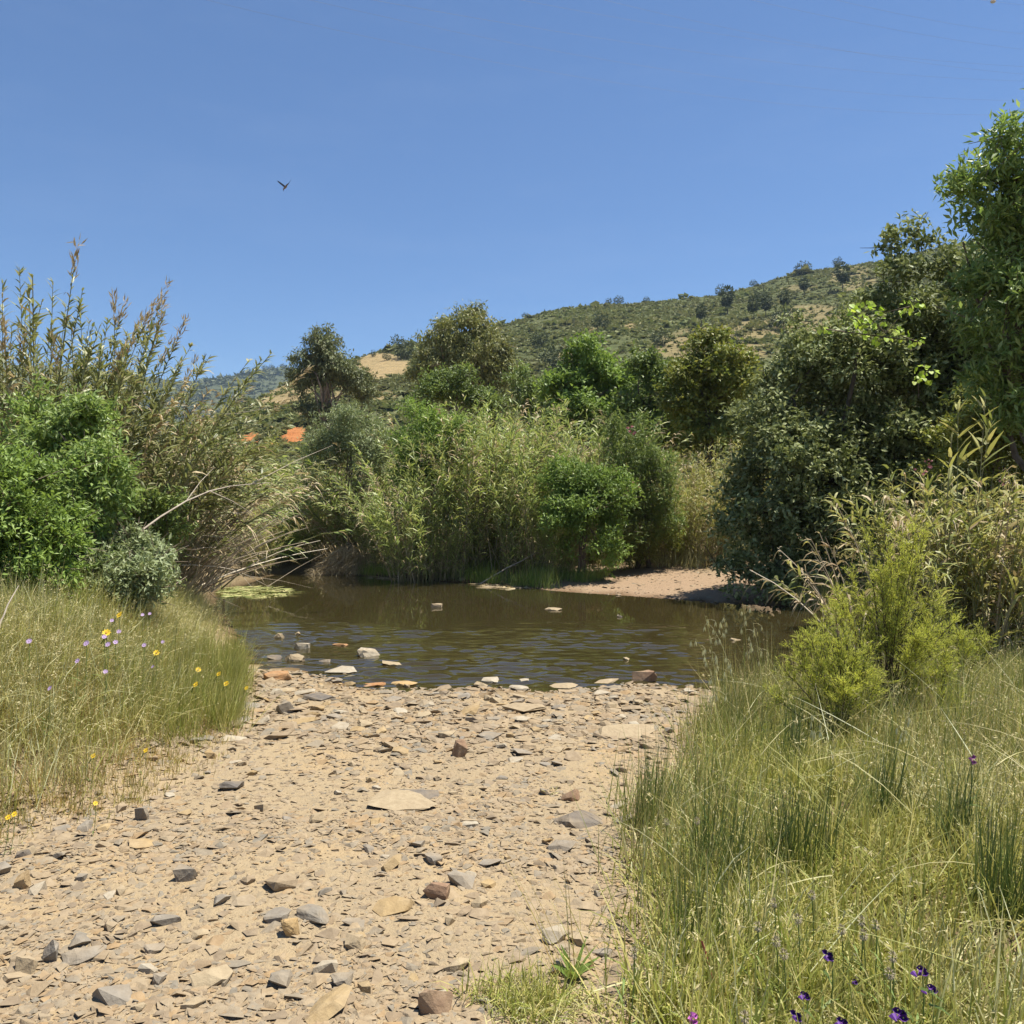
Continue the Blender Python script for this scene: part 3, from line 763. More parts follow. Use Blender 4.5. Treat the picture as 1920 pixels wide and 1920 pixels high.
for lab, pp in [('brownish green scrub bush in the gap beyond the left end of the pool', [(500, 890, 33, 60, 50), (560, 930, 33, 60, 55), (450, 930, 32, 60, 60)]),
                ('low olive scrub bush behind the leaning canes below the far hill', [(420, 850, 48, 70, 38), (350, 830, 48, 60, 40), (480, 860, 46, 50, 35)]),
                ('dark low bush beside the orange earth patch', [(620, 860, 44, 40, 30), (590, 845, 44, 30, 25)])]:
    e = [env_px(a, b, d, r1, r2, r1 / F * d) for a, b, d, r1, r2 in pp]
    make_tree('shrub', lab, 'bush', gp(pp[0][0], pp[0][2]), e, L_OLIVE if 'brown' in lab else L_MID, 5000, .17, .06, sub=11, trunk=.04, limbs=6, stems=3, core=.2)

# ------------------------------------------------------------------ canes
protos = [cane_geo(80, 4.8, (-.14 + .07 * i, -.06), .26, 44, .85, .48, .038, .08, .12, .8, lean_var=.2) for i in range(3)]
protos_lean = [cane_geo(70, 4.4, (-.45, -.12), .2, 34, .75, .54, .048, .16, .22, .9, lean_var=.16)]
TH = 'cane clumps of the far bank thicket'
cane_mesh = {}
def place_cane(px, d, label, proto=0, lean=False, rot=0, sc=1.0, mats=None, key=None):
    k = (lean, proto, key)
    b = gp(px, d)
    if k not in cane_mesh:
        cane_mesh[k] = cane('cane_clump', label, b, (protos_lean if lean else protos)[proto], [STEM_G, STEM_D], mats or [L_CANE, L_DEAD], rot, sc, TH)
    else:
        o = copy_tree(cane_mesh[k]); o.location = b; o.rotation_euler = (0, 0, rot); o.scale = (sc,) * 3; o['label'] = label
YM = [L_CANE_Y, L_DEAD]
for px, d, lab, pr, ln, rot, sc in [
    (780, 22.8, 'cane clump with brown bare lower stems standing right at the waterline', 0, False, .3, .80),
    (860, 23.8, 'cane clump arching over the dark hollow in the far bank', 1, False, 1.2, .95),
    (930, 23.6, 'cane clump behind the leaning pale pole on the far bank', 2, False, 2.2, 1.0),
    (985, 22.6, 'cane clump with drooping dead leaves by the leaning pale pole', 0, False, 3.0, .78),
    (1010, 24.4, 'tall yellow green cane clump in front of the vivid rounded tree', 1, False, 4.1, 1.03),
    (1080, 25.0, 'cane clump just behind the bright green overhanging bush', 2, False, .5, 1.0),
    (1150, 25.6, 'cane clump behind the oleander', 0, False, 5.1, .95),
    (900, 25.6, 'tallest cane clump in the back row below the big gum tree', 2, False, 5.5, 1.06),
    (960, 26.4, 'back row cane clump between the big gum and the vivid rounded tree', 0, False, 1.9, 1.05),
    (830, 26.8, 'back row cane clump over the feathery light green bush', 1, False, 2.7, 1.05),
    (760, 26.4, 'cane clump behind the feathery light green bush', 0, False, 4.5, 1.0),
    (745, 26.4, 'cane clump bending left over the dry root heap', 0, True, 0, .72),
    (690, 26.8, 'windswept cane clump bending left next to the grey green willow', 0, True, .25, .95),
    (640, 27.4, 'windswept cane clump in front of the grey green willow bush', 0, True, -.2, .85),
    (590, 28.6, 'low leaning cane clump above the dark notch in the far bank', 0, True, .1, .72),
    (540, 28.0, 'low pale cane clump at the left end of the far bank', 0, True, -.3, .62),
    (715, 25.4, 'short cane clump hanging over the shaded water by the dry root heap', 1, False, .9, .55),
    (850, 22.9, 'short cane clump inside the dark hollow of the far bank', 2, False, 3.6, .5),
    (1040, 22.2, 'short cane clump at the foot of the bright green overhanging bush', 0, False, 2.0, .5)]:
    place_cane(px, d, lab, pr, ln, rot, sc)
for px, d, lab, pr, rot, sc in [
    (1275, 24.0, 'yellow cane clump at the top of the sand spit', 0, .4, .62),
    (1325, 23.2, 'yellow cane clump on the sand spit touching the dark evergreen', 1, 2.2, .6),
    (1240, 25.2, 'yellowish cane clump behind the oleander and the sand spit', 2, 3.3, .7),
    (1375, 24.6, 'yellow cane clump right behind the broad dark evergreen', 0, 2.9, .68),
    (1300, 26.0, 'yellow cane clump behind the others at the top of the sand spit', 1, 4.4, .72),
    (1430, 26.5, 'yellow cane clump mostly hidden by the broad dark evergreen', 2, 1.4, .75),
    (480, 24.5, 'pale yellow low cane clump at the far left corner of the pool', 1, 1.0, .5)]:
    place_cane(px, d, lab, pr, False, rot, sc, YM, 'y')
for px, d, lab, pr, rot, sc in [(535, 27.2, 'bright green reed clump at the far left end of the pool', 0, .8, .42), (505, 26.4, 'bright green reed clump behind the tips of the dead canes', 1, 2.0, .45), (570, 27.4, 'small bright green reed clump next to the dry root heap', 2, 3.0, .33)]:
    place_cane(px, d, lab, pr, False, rot, sc, [L_REED, L_CANE], 'g')
# left bank canes, seen against the sky
cane('cane_clump', 'tallest cane clump with plumes against the sky on the left bank', gp(75, 11.5), cane_geo(105, 4.05, (.10, 0), .17, 84, .95, .30, .03, .12, .07, .7, plume=.16, lean_var=.1), [STEM_G, STEM_D], [L_CANE_L, L_DEAD], cat='cane clump', group='cane clumps of the left bank')
cane('cane_clump', 'cane clump leaning right with tips against the far hill', gp(170, 12.2), cane_geo(95, 3.7, (.30, 0), .2, 78, .9, .30, .03, .12, .08, .8, plume=.12, lean_var=.12), [STEM_G, STEM_D], [L_CANE_L, L_DEAD], cat='cane clump', group='cane clumps of the left bank')
cane('cane_clump', 'low cane clump sprawling right over the water from the left bank', gp(265, 13.2), cane_geo(80, 2.9, (.5, .05), .2, 34, .8, .40, .036, .12, .22, 1.0, lean_var=.18), [STEM_G, STEM_D], [L_CANE_L, L_DEAD], cat='cane clump', group='cane clumps of the left bank')
cane('cane_clump', 'yellowing cane clump low behind the sprawling one near the pool corner', gp(330, 15.5), cane_geo(50, 3.0, (.35, .1), .25, 26, .8, .46, .042, .15, .3, 1.0, lean_var=.2), [STEM_G, STEM_D], [L_CANE, L_DEAD], cat='cane clump', group='cane clumps of the left bank')
cane('cane_clump', 'cane clump at the very left edge behind the bright bush', gp(-30, 12.0), cane_geo(80, 3.3, (.05, 0), .2, 40, .9, .34, .028, .2, .15, .9, lean_var=.1), [STEM_G, STEM_D], [L_CANE_L, L_DEAD], cat='cane clump', group='cane clumps of the left bank')
cane('dead_cane_clump', 'pale heap of dead cane stalks sprawling over the left end of the pool', gp(315, 13.8), cane_geo(120, 2.0, (.62, -.1), .4, 2, .7, .25, .016, .4, 1.0, 1.2, lean_var=.2, bow=.25), [STEM_D, STEM_D], [L_DEAD, L_DEAD], cat='dead canes')
# right bank canes near the camera
b = gp(1800, 11.0)
cane('cane_clump', 'large yellowing cane clump on the right bank behind the feathery tamarisk', b, cane_geo(130, 2.55, (-0.02, -.05), .2, 26, .9, .44, .035, .1, .16, 1.1, lean_var=.14), [STEM_G, STEM_D], [L_CANE_M, L_DEAD], group='cane clumps of the right bank')
cane('cane_clump', 'cane clump at the right edge above the dark water notch', gp(1910, 11.4), cane_geo(90, 2.6, (-.02, -.06), .2, 26, .75, .44, .035, .12, .22, 1.2, lean_var=.16), [STEM_G, STEM_D], [L_CANE_M, L_DEAD], group='cane clumps of the right bank')
cane('cane_clump', 'few thin cane stalks leaning left in front of the dark evergreen', gp(1630, 10.2), cane_geo(12, 2.0, (-.28, 0), .2, 12, .25, .38, .03, .25, .35, 1.1, lean_var=.12), [STEM_G, STEM_D], [L_CANE_M, L_DEAD], group='cane clumps of the right bank')
cane('cane_clump', 'two tall cane tips rising above the yellowing clump', gp(1775, 10.9), cane_geo(5, 3.5, (0.04, 0), .08, 18, .35, .5, .05, .45, .0, .5, lean_var=.05), [STEM_G, STEM_D], [L_CANE_M, L_DEAD], group='cane clumps of the right bank')

# ------------------------------------------------------------------ tamarisks
def tamarisk(name, label, base, height, width, n_br, n_spray, seed_lean=(0, 0)):
    base = np.asarray(base, float)
    root = thing(name, label, 'tamarisk', base, 'tamarisk bushes on the right bank')
    T = Geo(); G = Geo()
    k = 6; t = np.linspace(0, 1, k)
    a = U(0, 2 * np.pi, n_br); rr = np.sqrt(rng.random(n_br))
    rr = rr * (.7 + .6 * fbm(np.cos(a) * 3, np.sin(a) * 3 + height, 1.0, 2))
    top = np.stack([np.cos(a) * rr * width + seed_lean[0], np.sin(a) * rr * width * .8 + seed_lean[1], height * (1 - .5 * rr ** 1.5) * U(.6, 1.05, n_br)], 1)
    P = top[:, None] * t[None, :, None] ** np.array([1.25, 1.25, .9]) + np.array([0, 0, -.03])
    P[:, :, :2] += rng.normal(size=(n_br, 1, 2)) * .03
    P += base
    tubes(T, P, (.009 * (1 - .8 * t))[None] * U(.6, 1.3, n_br)[:, None], 4)
    # side sprays along the upper branches
    j = np.repeat(np.arange(n_br), n_spray)
    tt = .38 + .62 * rng.random(len(j)) ** .75
    fi = tt * (k - 1); i0 = np.minimum(fi.astype(int), k - 2); fr = (fi - i0)[:, None]
    Q = P[j, i0] * (1 - fr) + P[j, i0 + 1] * fr
    TD = unit(unit(P[j, i0 + 1] - P[j, i0]) * .9 + sph(len(j)) * .85 + np.array([0, 0, .15]))
    SL = U(.07, .22, len(j)) * (1.25 - .5 * tt)
    tubes(T, np.stack([Q, Q + TD * SL[:, None]], 1), np.tile([.0022, .001], (len(j), 1)), 3)
    q = np.repeat(np.arange(len(j)), 24)
    u = rng.random(len(q))
    PP = Q[q] + TD[q] * (SL[q] * u)[:, None] + rng.normal(size=(len(q), 3)) * .004
    D = unit(TD[q] * .9 + sph(len(q)) * .6)
    leaves(G, PP, D, U(.02, .045, len(q)), .0045, 0, .2, .05)
    part('trunk', T, [STEM_W], root, base)
    part('foliage', G, [L_TAM], root, base, kind='stuff')
    return root
tamarisk('tamarisk', 'tall feathery yellow green tamarisk bush in front of the yellowing canes', hit(1665, 1345), 1.95, .5, 36, 34, (.04, 0))
tamarisk('tamarisk', 'smaller feathery yellow green tamarisk bush with one thin bare trunk by the pool', hit(1570, 1395), 1.1, .34, 24, 30, (-.05, 0))
tamarisk('tamarisk', 'small yellow tamarisk sprig low in the grass to the right of the tall tamarisk', hit(1755, 1345), .62, .2, 14, 20)
tamarisk('tamarisk', 'thin tamarisk shoot between the tall tamarisk and the right edge canes', hit(1800, 1300), 1.1, .3, 14, 24, (.1, 0))

# ------------------------------------------------------------------ grass
L_GR = leafmat('grass_green', [(.14, .17, .035), (.20, .225, .05), (.26, .27, .07), (.33, .30, .10), (.38, .33, .14)], .38, .08, .5, (.33, .29, .10), .8, .45)
L_GRY = leafmat('grass_straw', [(.34, .28, .13), (.42, .35, .19), (.28, .24, .09), (.22, .22, .07), (.48, .41, .25)], .3, .08, .5, (.21, .22, .07), .9, .45)
L_BRN = leafmat('grass_rusty', [(.30, .19, .075), (.37, .26, .11), (.26, .21, .075), (.20, .19, .055), (.42, .33, .17)], .3, .05, .6, (.22, .21, .06), 1.2, .5)
L_RUSH = leafmat('rush_green', [(.08, .10, .026), (.125, .145, .04), (.18, .185, .055), (.26, .23, .09), (.30, .24, .12)], .3, .1, .4)
L_RUSH_D = leafmat('rush_dark', [(.045, .07, .018), (.07, .10, .026), (.10, .125, .035), (.14, .14, .05)], .2, .1, .4)
L_SEED = leafmat('oat_husk', [(.34, .28, .14), (.40, .34, .19), (.27, .23, .10)], .35, .08, .5)

def scatter(n, x0, x1, y0, y1, keep):
    """points by rejection; keep(x,y) gives a probability"""
    xs, ys = [], []
    c = 0
    while c < n:
        x = U(x0, x1, n * 2); y = U(y0, y1, n * 2)
        k = rng.random(n * 2) < keep(x, y)
        xs.append(x[k]); ys.append(y[k]); c += k.sum()
        if not k.any(): break
    return np.concatenate(xs)[:n], np.concatenate(ys)[:n]

def tuft_grass(G, cx, cy, per, H, W, tilt=.3, segs=2, droop=.5, m=0, r=.05):
    n = len(cx); j = np.repeat(np.arange(n), per); N = len(j)
    x = cx[j] + rng.normal(size=N) * r; y = cy[j] + rng.normal(size=N) * r
    z = ground(x, y, False) - .01
    tl = np.abs(rng.normal(size=N)) * tilt; az = U(0, 2 * np.pi, N)
    wind = np.array([.10, 0])
    D = unit(np.stack([np.sin(tl) * np.cos(az) + wind[0], np.sin(tl) * np.sin(az) + wind[1], np.cos(tl)], 1))
    Hc = np.broadcast_to(H, (n,))[j] * U(.45, 1.12, N)
    return ribbon(G, np.stack([x, y, z], 1), D, Hc, W * U(.7, 1.3, N), segs, droop * U(.2, 1.8, N), m)

def seed_heads(G, cen, frac, m, L=.03, W=.007, per=6, span=.18):
    """husks hanging along the top of a share of the blades"""
    n = len(cen); s = np.where(rng.random(n) < frac)[0]
    j = np.repeat(s, per)
    tip = cen[j, -1]; pre = cen[j, -2]
    P = tip + (pre - tip) * (rng.random(len(j)) * .55)[:, None] + rng.normal(size=(len(j), 3)) * .008
    D = unit((tip - pre) * .6 + rng.normal(size=(len(j), 3)) * .12 + np.array([0, 0, -.12]))
    leaves(G, P, D, L * U(.7, 1.2, len(j)), W, m, .2, .05)

def lin(x, y): return -poly_sd(LBANK, x, y)
def rin(x, y): return -poly_sd(RBANK, x, y)
def dry_shore(x, y): return poly_sd(POOL, x, y) > .04

# left bank
G = Geo()
cx, cy = scatter(1550, -8.5, -1.9, 4.2, 16.5, lambda x, y: (lin(x, y) > .35) * sstep(.2, 1.0, lin(x, y)) * (.35 + .65 * sstep(.35, .6, fbm(x, y, 1.1, 3))) * np.clip(2.2 - y * .1, .3, 1) * (x > -.72 * y - .6))
Hh = .28 + .36 * fbm(cx, cy, .8, 2) + .18 * sstep(.5, 2, lin(cx, cy))
c = tuft_grass(G, cx, cy, 24, Hh, .0052, .34, 2, .6, 0, .07)
seed_heads(G, c, .05, 1, .022, .006, 5)
tag(link('meadow_grass', G.mesh('meadow_grass', [L_GR, L_SEED])), 'tall yellow green meadow grass over the left bank', kind='stuff')
G = Geo()
cx, cy = scatter(2000, -8.5, -1.9, 4.2, 16.5, lambda x, y: (lin(x, y) > .25) * sstep(.2, 1.0, lin(x, y)) * sstep(.40, .62, fbm(x + 40, y, 1.0, 3)) * np.clip(2.2 - y * .1, .3, 1) * (x > -.72 * y - .6))
c = tuft_grass(G, cx, cy, 22, .40 + .3 * rng.random(len(cx)), .0055, .42, 2, .8, 0, .08)
seed_heads(G, c, .14, 1, .024, .006, 6)
tag(link('dry_grass', G.mesh('dry_grass', [L_GRY, L_SEED])), 'straw coloured seeding grass over the left bank', kind='stuff')
G = Geo()
cx, cy = scatter(1300, -6, -1.7, 3.0, 9.5, lambda x, y: sstep(-.12, .25, lin(x, y) + (fbm(x, y, .5, 3) - .5) * .5) * (1 - sstep(.9, 1.7, lin(x, y))) * (x > -.7 * y - .4))
hh = .08 + .2 * sstep(0, 1.0, lin(cx, cy)) * (.6 + .8 * rng.random(len(cx)))
tuft_grass(G, cx, cy, 20, hh, .0045, .42, 2, .4, 0, .05)
tag(link('dry_grass', G.mesh('rusty_grass', [L_BRN])), 'short rusty brown dry grass along the foot of the left bank', kind='stuff')
G = Geo()
cx, cy = scatter(150, -3.4, -2.0, 6.0, 11.5, lambda x, y: (lin(x, y) > .05) * (1 - sstep(.4, 1.1, lin(x, y))) * sstep(.3, .6, fbm(x, y, .6, 2)))
tuft_grass(G, cx, cy, 42, .36 + .32 * rng.random(len(cx)), .0045, .3, 3, .5, 0, .07)
tag(link('rushes', G.mesh('left_rushes', [leafmat('rush_light', [(.12, .14, .03), (.17, .19, .045), (.24, .23, .07), (.30, .26, .10), (.16, .18, .045)], .3, .08, .5)])), 'upright light green rushes at the water end of the left bank', kind='stuff')

# right bank
def rkeep(x, y):
    bare = sstep(.3, 0, np.hypot(x - 1.95, y - 2.75) - .35)
    return sstep(-.05, .35, rin(x, y) + (fbm(x, y, .6, 3) - .5) * .5) * (1 - bare * .85) * (x < .66 * y + .5) * dry_shore(x, y)
G = Geo()
cx, cy = scatter(2300, -.1, 7, 2.3, 11, lambda x, y: rkeep(x, y) * (.3 + .7 * sstep(.35, .6, fbm(x, y, .9, 3))) * np.clip(1.5 - y * .09, .4, 1))
c = tuft_grass(G, cx, cy, 24, .20 + .30 * fbm(cx, cy, .7, 2) + 0.06 * rng.random(len(cx)), .0068, .5, 3, 1.1, 0, .075)
seed_heads(G, c, .03, 1, .02, .005, 4)
tag(link('meadow_grass', G.mesh('right_grass', [L_GR, L_SEED])), 'tangled yellow green grass over the right bank', kind='stuff')
G = Geo()
cx, cy = scatter(1500, -.1, 7, 2.3, 11, lambda x, y: rkeep(x, y) * sstep(.42, .62, fbm(x + 20, y + 7, .8, 3)) * np.clip(1.5 - y * .09, .4, 1))
c = tuft_grass(G, cx, cy, 18, .24 + .3 * rng.random(len(cx)), .0062, .55, 3, 1.1, 0, .09)
seed_heads(G, c, .16, 1, .026, .007, 6)
sx, sy = scatter(420, .2, 6, 2.4, 9, rkeep)
n = len(sx); az = U(0, 6.28, n); tl = U(.7, 1.45, n)
P = np.stack([sx, sy, ground(sx, sy, False) + U(.02, .28, n)], 1)
c = ribbon(G, P, unit(np.stack([np.sin(tl) * np.cos(az), np.sin(tl) * np.sin(az), np.cos(tl)], 1)), U(.3, .75, n), U(.003, .0065, n), 4, U(.1, .7, n), 0)
seed_heads(G, c, .4, 1, .03, .007, 8)
tag(link('dry_grass', G.mesh('right_straw', [L_GRY, L_SEED])), 'straw coloured dry grass mixed through the right bank', kind='stuff')
G = Geo()
cx, cy = scatter(170, .3, 6, 2.5, 9, lambda x, y: rkeep(x, y) * sstep(.4, .65, fbm(x + 3, y + 31, 1.2, 3)) * np.clip(1.6 - y * .1, .4, 1))
c = tuft_grass(G, cx, cy, 34, .55 + .28 * rng.random(len(cx)), .0045, .3, 3, .4, 0, .08)
seed_heads(G, c, .12, 1, .012, .006, 5)
cx, cy = scatter(46, .3, 2.6, 3.3, 8.5, lambda x, y: sstep(-.03, .1, rin(x, y)) * (1 - sstep(.4, .7, rin(x, y))))
tuft_grass(G, cx, cy, 38, .5 + .25 * rng.random(len(cx)), .0042, .34, 3, .5, 0, .08)
tag(link('rushes', G.mesh('right_rushes', [L_RUSH, L_DEAD])), 'tall dark green rushes standing in the right bank grass', kind='stuff')
for px, py, n, h, lab in [(1330, 1660, 150, .62, 'dark rush clump in front of the bent straw, nearest to the long dark boulder'), (1500, 1640, 170, .6, 'dark rush clump fanning out in the middle of the right bank'),
                          (1470, 1450, 130, .6, 'dark rush clump just this side of the smaller tamarisk'), (1885, 1740, 150, .6, 'dark rush clump at the right edge above the bare stony patch'),
                          (1225, 1560, 110, .62, 'dark rush clump on the brink of the stones past the long dark boulder'), (1660, 1540, 120, .55, 'dark rush clump below the tall tamarisk'),
                          (1300, 1800, 90, .6, 'thin rush clump standing over the cream seed heads near the front'), (1360, 1390, 110, .5, 'dark rush clump beside the wild oats'), (1790, 1600, 100, .6, 'leaning rush clump between the tamarisk and the right edge')]:
    p = hit(px, py); G = Geo()
    m = 5
    x0 = p[0] + rng.normal(size=m) * .07; y0 = p[1] + rng.normal(size=m) * .06
    tuft_grass(G, x0, y0, n // m, h, .0045, .24, 3, .25, 0, .035)
    root = thing('rush_clump', lab, 'rush', p, 'rush clumps of the right bank')
    part('blade', G, [L_RUSH_D], root, p, kind='stuff')
G = Geo()
cx, cy = scatter(260, 5.5, 9.5, 15.4, 17.4, lambda x, y: (poly_sd(POOL, x, y) > -.35) * (poly_sd(POOL, x, y) < 1.0))
tuft_grass(G, cx, cy, 26, .5 + .4 * rng.random(len(cx)), .009, .2, 3, .4, 0, .1)
tag(link('rushes', G.mesh('shore_rushes', [L_RUSH])), 'dark rushes in the shade at the foot of the broad evergreen', kind='stuff')
G = Geo()
cx, cy = scatter(520, -7, 5, 18.5, 26.5, lambda x, y: (poly_sd(POOL, x, y) > .12) * (poly_sd(POOL, x, y) < 2.2) * (sstep(.35, .55, fbm(x, y, 1.4, 2)) * (x < 1.0) + (x >= 1.0) * (x < 2.2) * (poly_sd(POOL, x, y) > 1.2)))
tuft_grass(G, cx, cy, 26, .32 + .35 * rng.random(len(cx)), .011, .3, 2, .6, 0, .12)
tag(link('meadow_grass', G.mesh('far_grass', [leafmat('grass_far', [(.09, .14, .03), (.14, .2, .04), (.2, .24, .06), (.28, .25, .1)], .35, .05, .5)])), 'green grass along the foot of the far bank thicket', kind='stuff')

G = Geo()
cx, cy = scatter(300, 1.2, 11, 21, 29, lambda x, y: (poly_sd(POOL, x, y) > 4.2) * (poly_sd(POOL, x, y) < 9.5))
c = tuft_grass(G, cx, cy, 30, .5 + .5 * rng.random(len(cx)), .013, .4, 3, .9, 0, .16)
tag(link('dry_grass', G.mesh('spit_grass', [L_GRY])), 'tall yellow grass at the top of the sand spit', kind='stuff')

# ------------------------------------------------------------------ scrub on the hills
def scrub(H, n, size, mat, name, label, seed, pxr, thr=.55):
    g = np.random.default_rng(seed)
    nv, nu = H['dry'].shape
    m = int((H['v'] <= 1.02).sum())
    j = g.integers(1, m - 1, n * 3); i = g.integers(0, nu - 1, n * 3)
    fu = g.random(n * 3); fv = g.random(n * 3)
    A = H['V'][j, i]; B = H['V'][j, i + 1]; Cc = H['V'][j + 1, i]
    P = A + (B - A) * fu[:, None] + (Cc - A) * fv[:, None]
    px = CX + P[:, 0] / P[:, 1] * F
    ok = (px > pxr[0]) & (px < pxr[1]) & (g.random(n * 3) > H['dry'][j, i] * 1.0) & (fbm(P[:, 0], P[:, 1], 30, 3) * .6 + g.random(n * 3) * .5 > thr)
    P = P[ok][:n]
    s = size * g.lognormal(-.1, .5, len(P))
    protos = []
    for q in range(6):
        k = 16
        dr = sph(k, g); dr[:, 2] = np.abs(dr[:, 2]) * .8
        D = unit(dr + sph(k, g) * .7)
        G = Geo(); leaves(G, dr * g.uniform(.2, .8, (k, 1)) - D * .35, D, g.uniform(.6, 1.1, k), g.uniform(.4, .8, k), 0, .8, .2)
        protos.append(bpy.data.objects.new('scrub_bush', G.mesh('scrub_bush', [mat])))
    scatter_points(name, P, np.stack([P[:, 0] * 0, P[:, 0] * 0, g.uniform(0, 6.28, len(P))], 1), np.stack([s * g.uniform(.8, 1.4, len(P)), s, s * g.uniform(.6, 1.2, len(P))], 1), protos, label)
L_SCRUB = leafmat('hill_scrub_leaf', [(.07, .085, .03), (.10, .12, .045), (.135, .145, .06), (.17, .16, .075)], .25, .03, .7, (.15, .14, .075), .05, .5)
L_FARSCRUB = leafmat('far_scrub_leaf', [(.05, .065, .03), (.08, .09, .045), (.11, .115, .06)], .2, .05, .6)
scrub(HA, 34000, .62, L_SCRUB, 'hillside_scrub', 'grey green scrub covering the slope of the long hill', 5, (300, 2000))
scrub(HB, 7000, 2.6, L_FARSCRUB, 'hillside_scrub', 'dark scrub covering the distant hill', 6, (150, 720), .5)

# individual trees on the slopes
def proto_tree(name, kind, mat, nl, hgt):
    root = thing(name, 'x', 'tree', (0, 0, 0))
    G = Geo(); T = Geo()
    if kind == 'pine':
        cs = [(np.array([0, 0, hgt * .72]), np.array([.2, .2, .26]) * hgt), (np.array([.05, 0, hgt * .5]) , np.array([.14, .14, .1]) * hgt)]
    else:
        cs = [(np.array([0, 0, hgt * .58]), np.array([.5, .45, .4]) * hgt), (np.array([.3 * hgt, 0, hgt * .45]), np.array([.3, .3, .28]) * hgt), (np.array([-.28 * hgt, .1, hgt * .5]), np.array([.28, .3, .3]) * hgt)]
    P = []; D = []
    for c, r in cs:
        d = sph(nl // len(cs)); P.append(c + d * r * U(.5, 1.1, len(d))[:, None]); D.append(unit(d + sph(len(d)) * .8))
    leaves(G, np.concatenate(P), np.concatenate(D), hgt * .12, hgt * .07, 0)
    t = np.linspace(0, 1, 4)
    tubes(T, np.stack([np.sin(t * 3) * .02 * hgt, t * 0, t * hgt * .6 - .3], 1)[None], (.035 * hgt * (1 - .6 * t))[None], 5)
    part('trunk', T, [BARK_D], root, (0, 0, 0)); part('crown', G, [mat], root, (0, 0, 0), kind='stuff')
    return root
L_HILLT = leafmat('leaf_hill_tree', [(.03, .04, .016), (.05, .06, .025), (.07, .08, .035)], .15, .05, .6)
pr_round = proto_tree('hill_tree', 'round', L_HILLT, 420, 1.0)
pr_pine = proto_tree('hill_pine', 'pine', L_HILLT, 300, 1.0)
used = set()
def hill_tree(H, proto, px, py, hpx, label, group):
    p = hill_pt(H, px, py); hw = hpx * 1.3 / F * p[1]
    o = proto if proto.name not in used else copy_tree(proto)
    used.add(proto.name)
    o.location = p - np.array([0, 0, .05 * hw]); o.scale = (hw,) * 3; o.rotation_euler = (0, 0, rng.uniform(0, 6))
    o['label'] = label; o['group'] = group
gl = 'lone trees on the long hill'
for kind, px, py, h, lab in [
    ('r', 1352, 553, 17, 'dark lone tree on the skyline in the middle of the long hill'),
    ('r', 1505, 513, 20, 'largest lone tree on the skyline, left of the spindly evergreen top'),
    ('r', 1412, 537, 10, 'tiny lone bush on the skyline between the two dark ridge trees'),
    ('r', 1160, 570, 13, 'dark ridge tree where the skyline is flat, right one of a close pair'),
    ('r', 1140, 571, 10, 'dark ridge tree where the skyline is flat, left one of a close pair'),
    ('r', 1210, 566, 9, 'small bush on the flat skyline a step past the close pair'),
    ('r', 983, 598, 9, 'small dark bush on the skyline just past the big gum tree'),
    ('r', 1570, 502, 16, 'tree on the skyline nearest the spindly evergreen top'),
    ('r', 1126, 618, 26, 'big round dark bush alone on the scrubby mid slope'),
    ('r', 1466, 618, 36, 'wide dark oak beside the dry grass patch on the slope'),
    ('r', 1380, 650, 20, 'round bush at the lower edge of the dry grass patch'),
    ('r', 1010, 652, 26, 'dark bush low on the slope next to the big gum tree'),
    ('r', 1425, 572, 26, 'green tree on the upper slope above the row of pines'),
    ('p', 1365, 590, 42, 'tall pine on the upper slope below the dark skyline tree'),
    ('p', 1412, 600, 38, 'pine at the top edge of the dry grass patch, leftmost of a row'),
    ('p', 1437, 595, 36, 'pine in the middle of the row at the top edge of the dry grass'),
    ('p', 1472, 585, 34, 'pine at the right end of the row above the wide dark oak'),
    ('p', 1580, 548, 44, 'tall pine near the crest beside the evergreen top'),
    ('p', 1510, 555, 30, 'pine below the largest lone skyline tree'),
    ('p', 1313, 612, 34, 'pine standing alone in the scrub left of the pine row'),
    ('r', 1240, 650, 26, 'bushy tree peeping over the mid green tree'),
    ('r', 1035, 690, 40, 'dark tree low on the slope behind the vivid rounded tree'),
    ('r', 1300, 640, 20, 'bush at the left end of the dry grass patch'),
    ('r', 758, 672, 30, 'dark tree at the top of the yellow field touching the big gum'),
    ('r', 745, 655, 22, 'small tree on the skyline above the yellow field'),
    ('r', 725, 676, 12, 'lone bush in the middle of the yellow field'),
    ('r', 640, 688, 12, 'bush on the skyline behind the dark open gum tree'),
    ('r', 700, 668, 10, 'low bush on the crest of the yellow field')]:
    hill_tree(HA, pr_round if kind == 'r' else pr_pine, px, py, h, lab, gl)
for px, py, lab in [(466, 699, 'tiny tree on the distant hill crest, leftmost of the crest trees'), (478, 697, 'tiny tree on the distant hill crest, second from the left'), (496, 693, 'tiny tree on the distant hill crest in the middle of the row'), (509, 692, 'tiny tree on the distant hill crest beside the middle one'), (531, 691, 'tiny tree on the distant hill crest nearest the dark gum')]:
    hill_tree(HB, pr_round, px, py, 8, lab, 'crest trees of the distant hill')

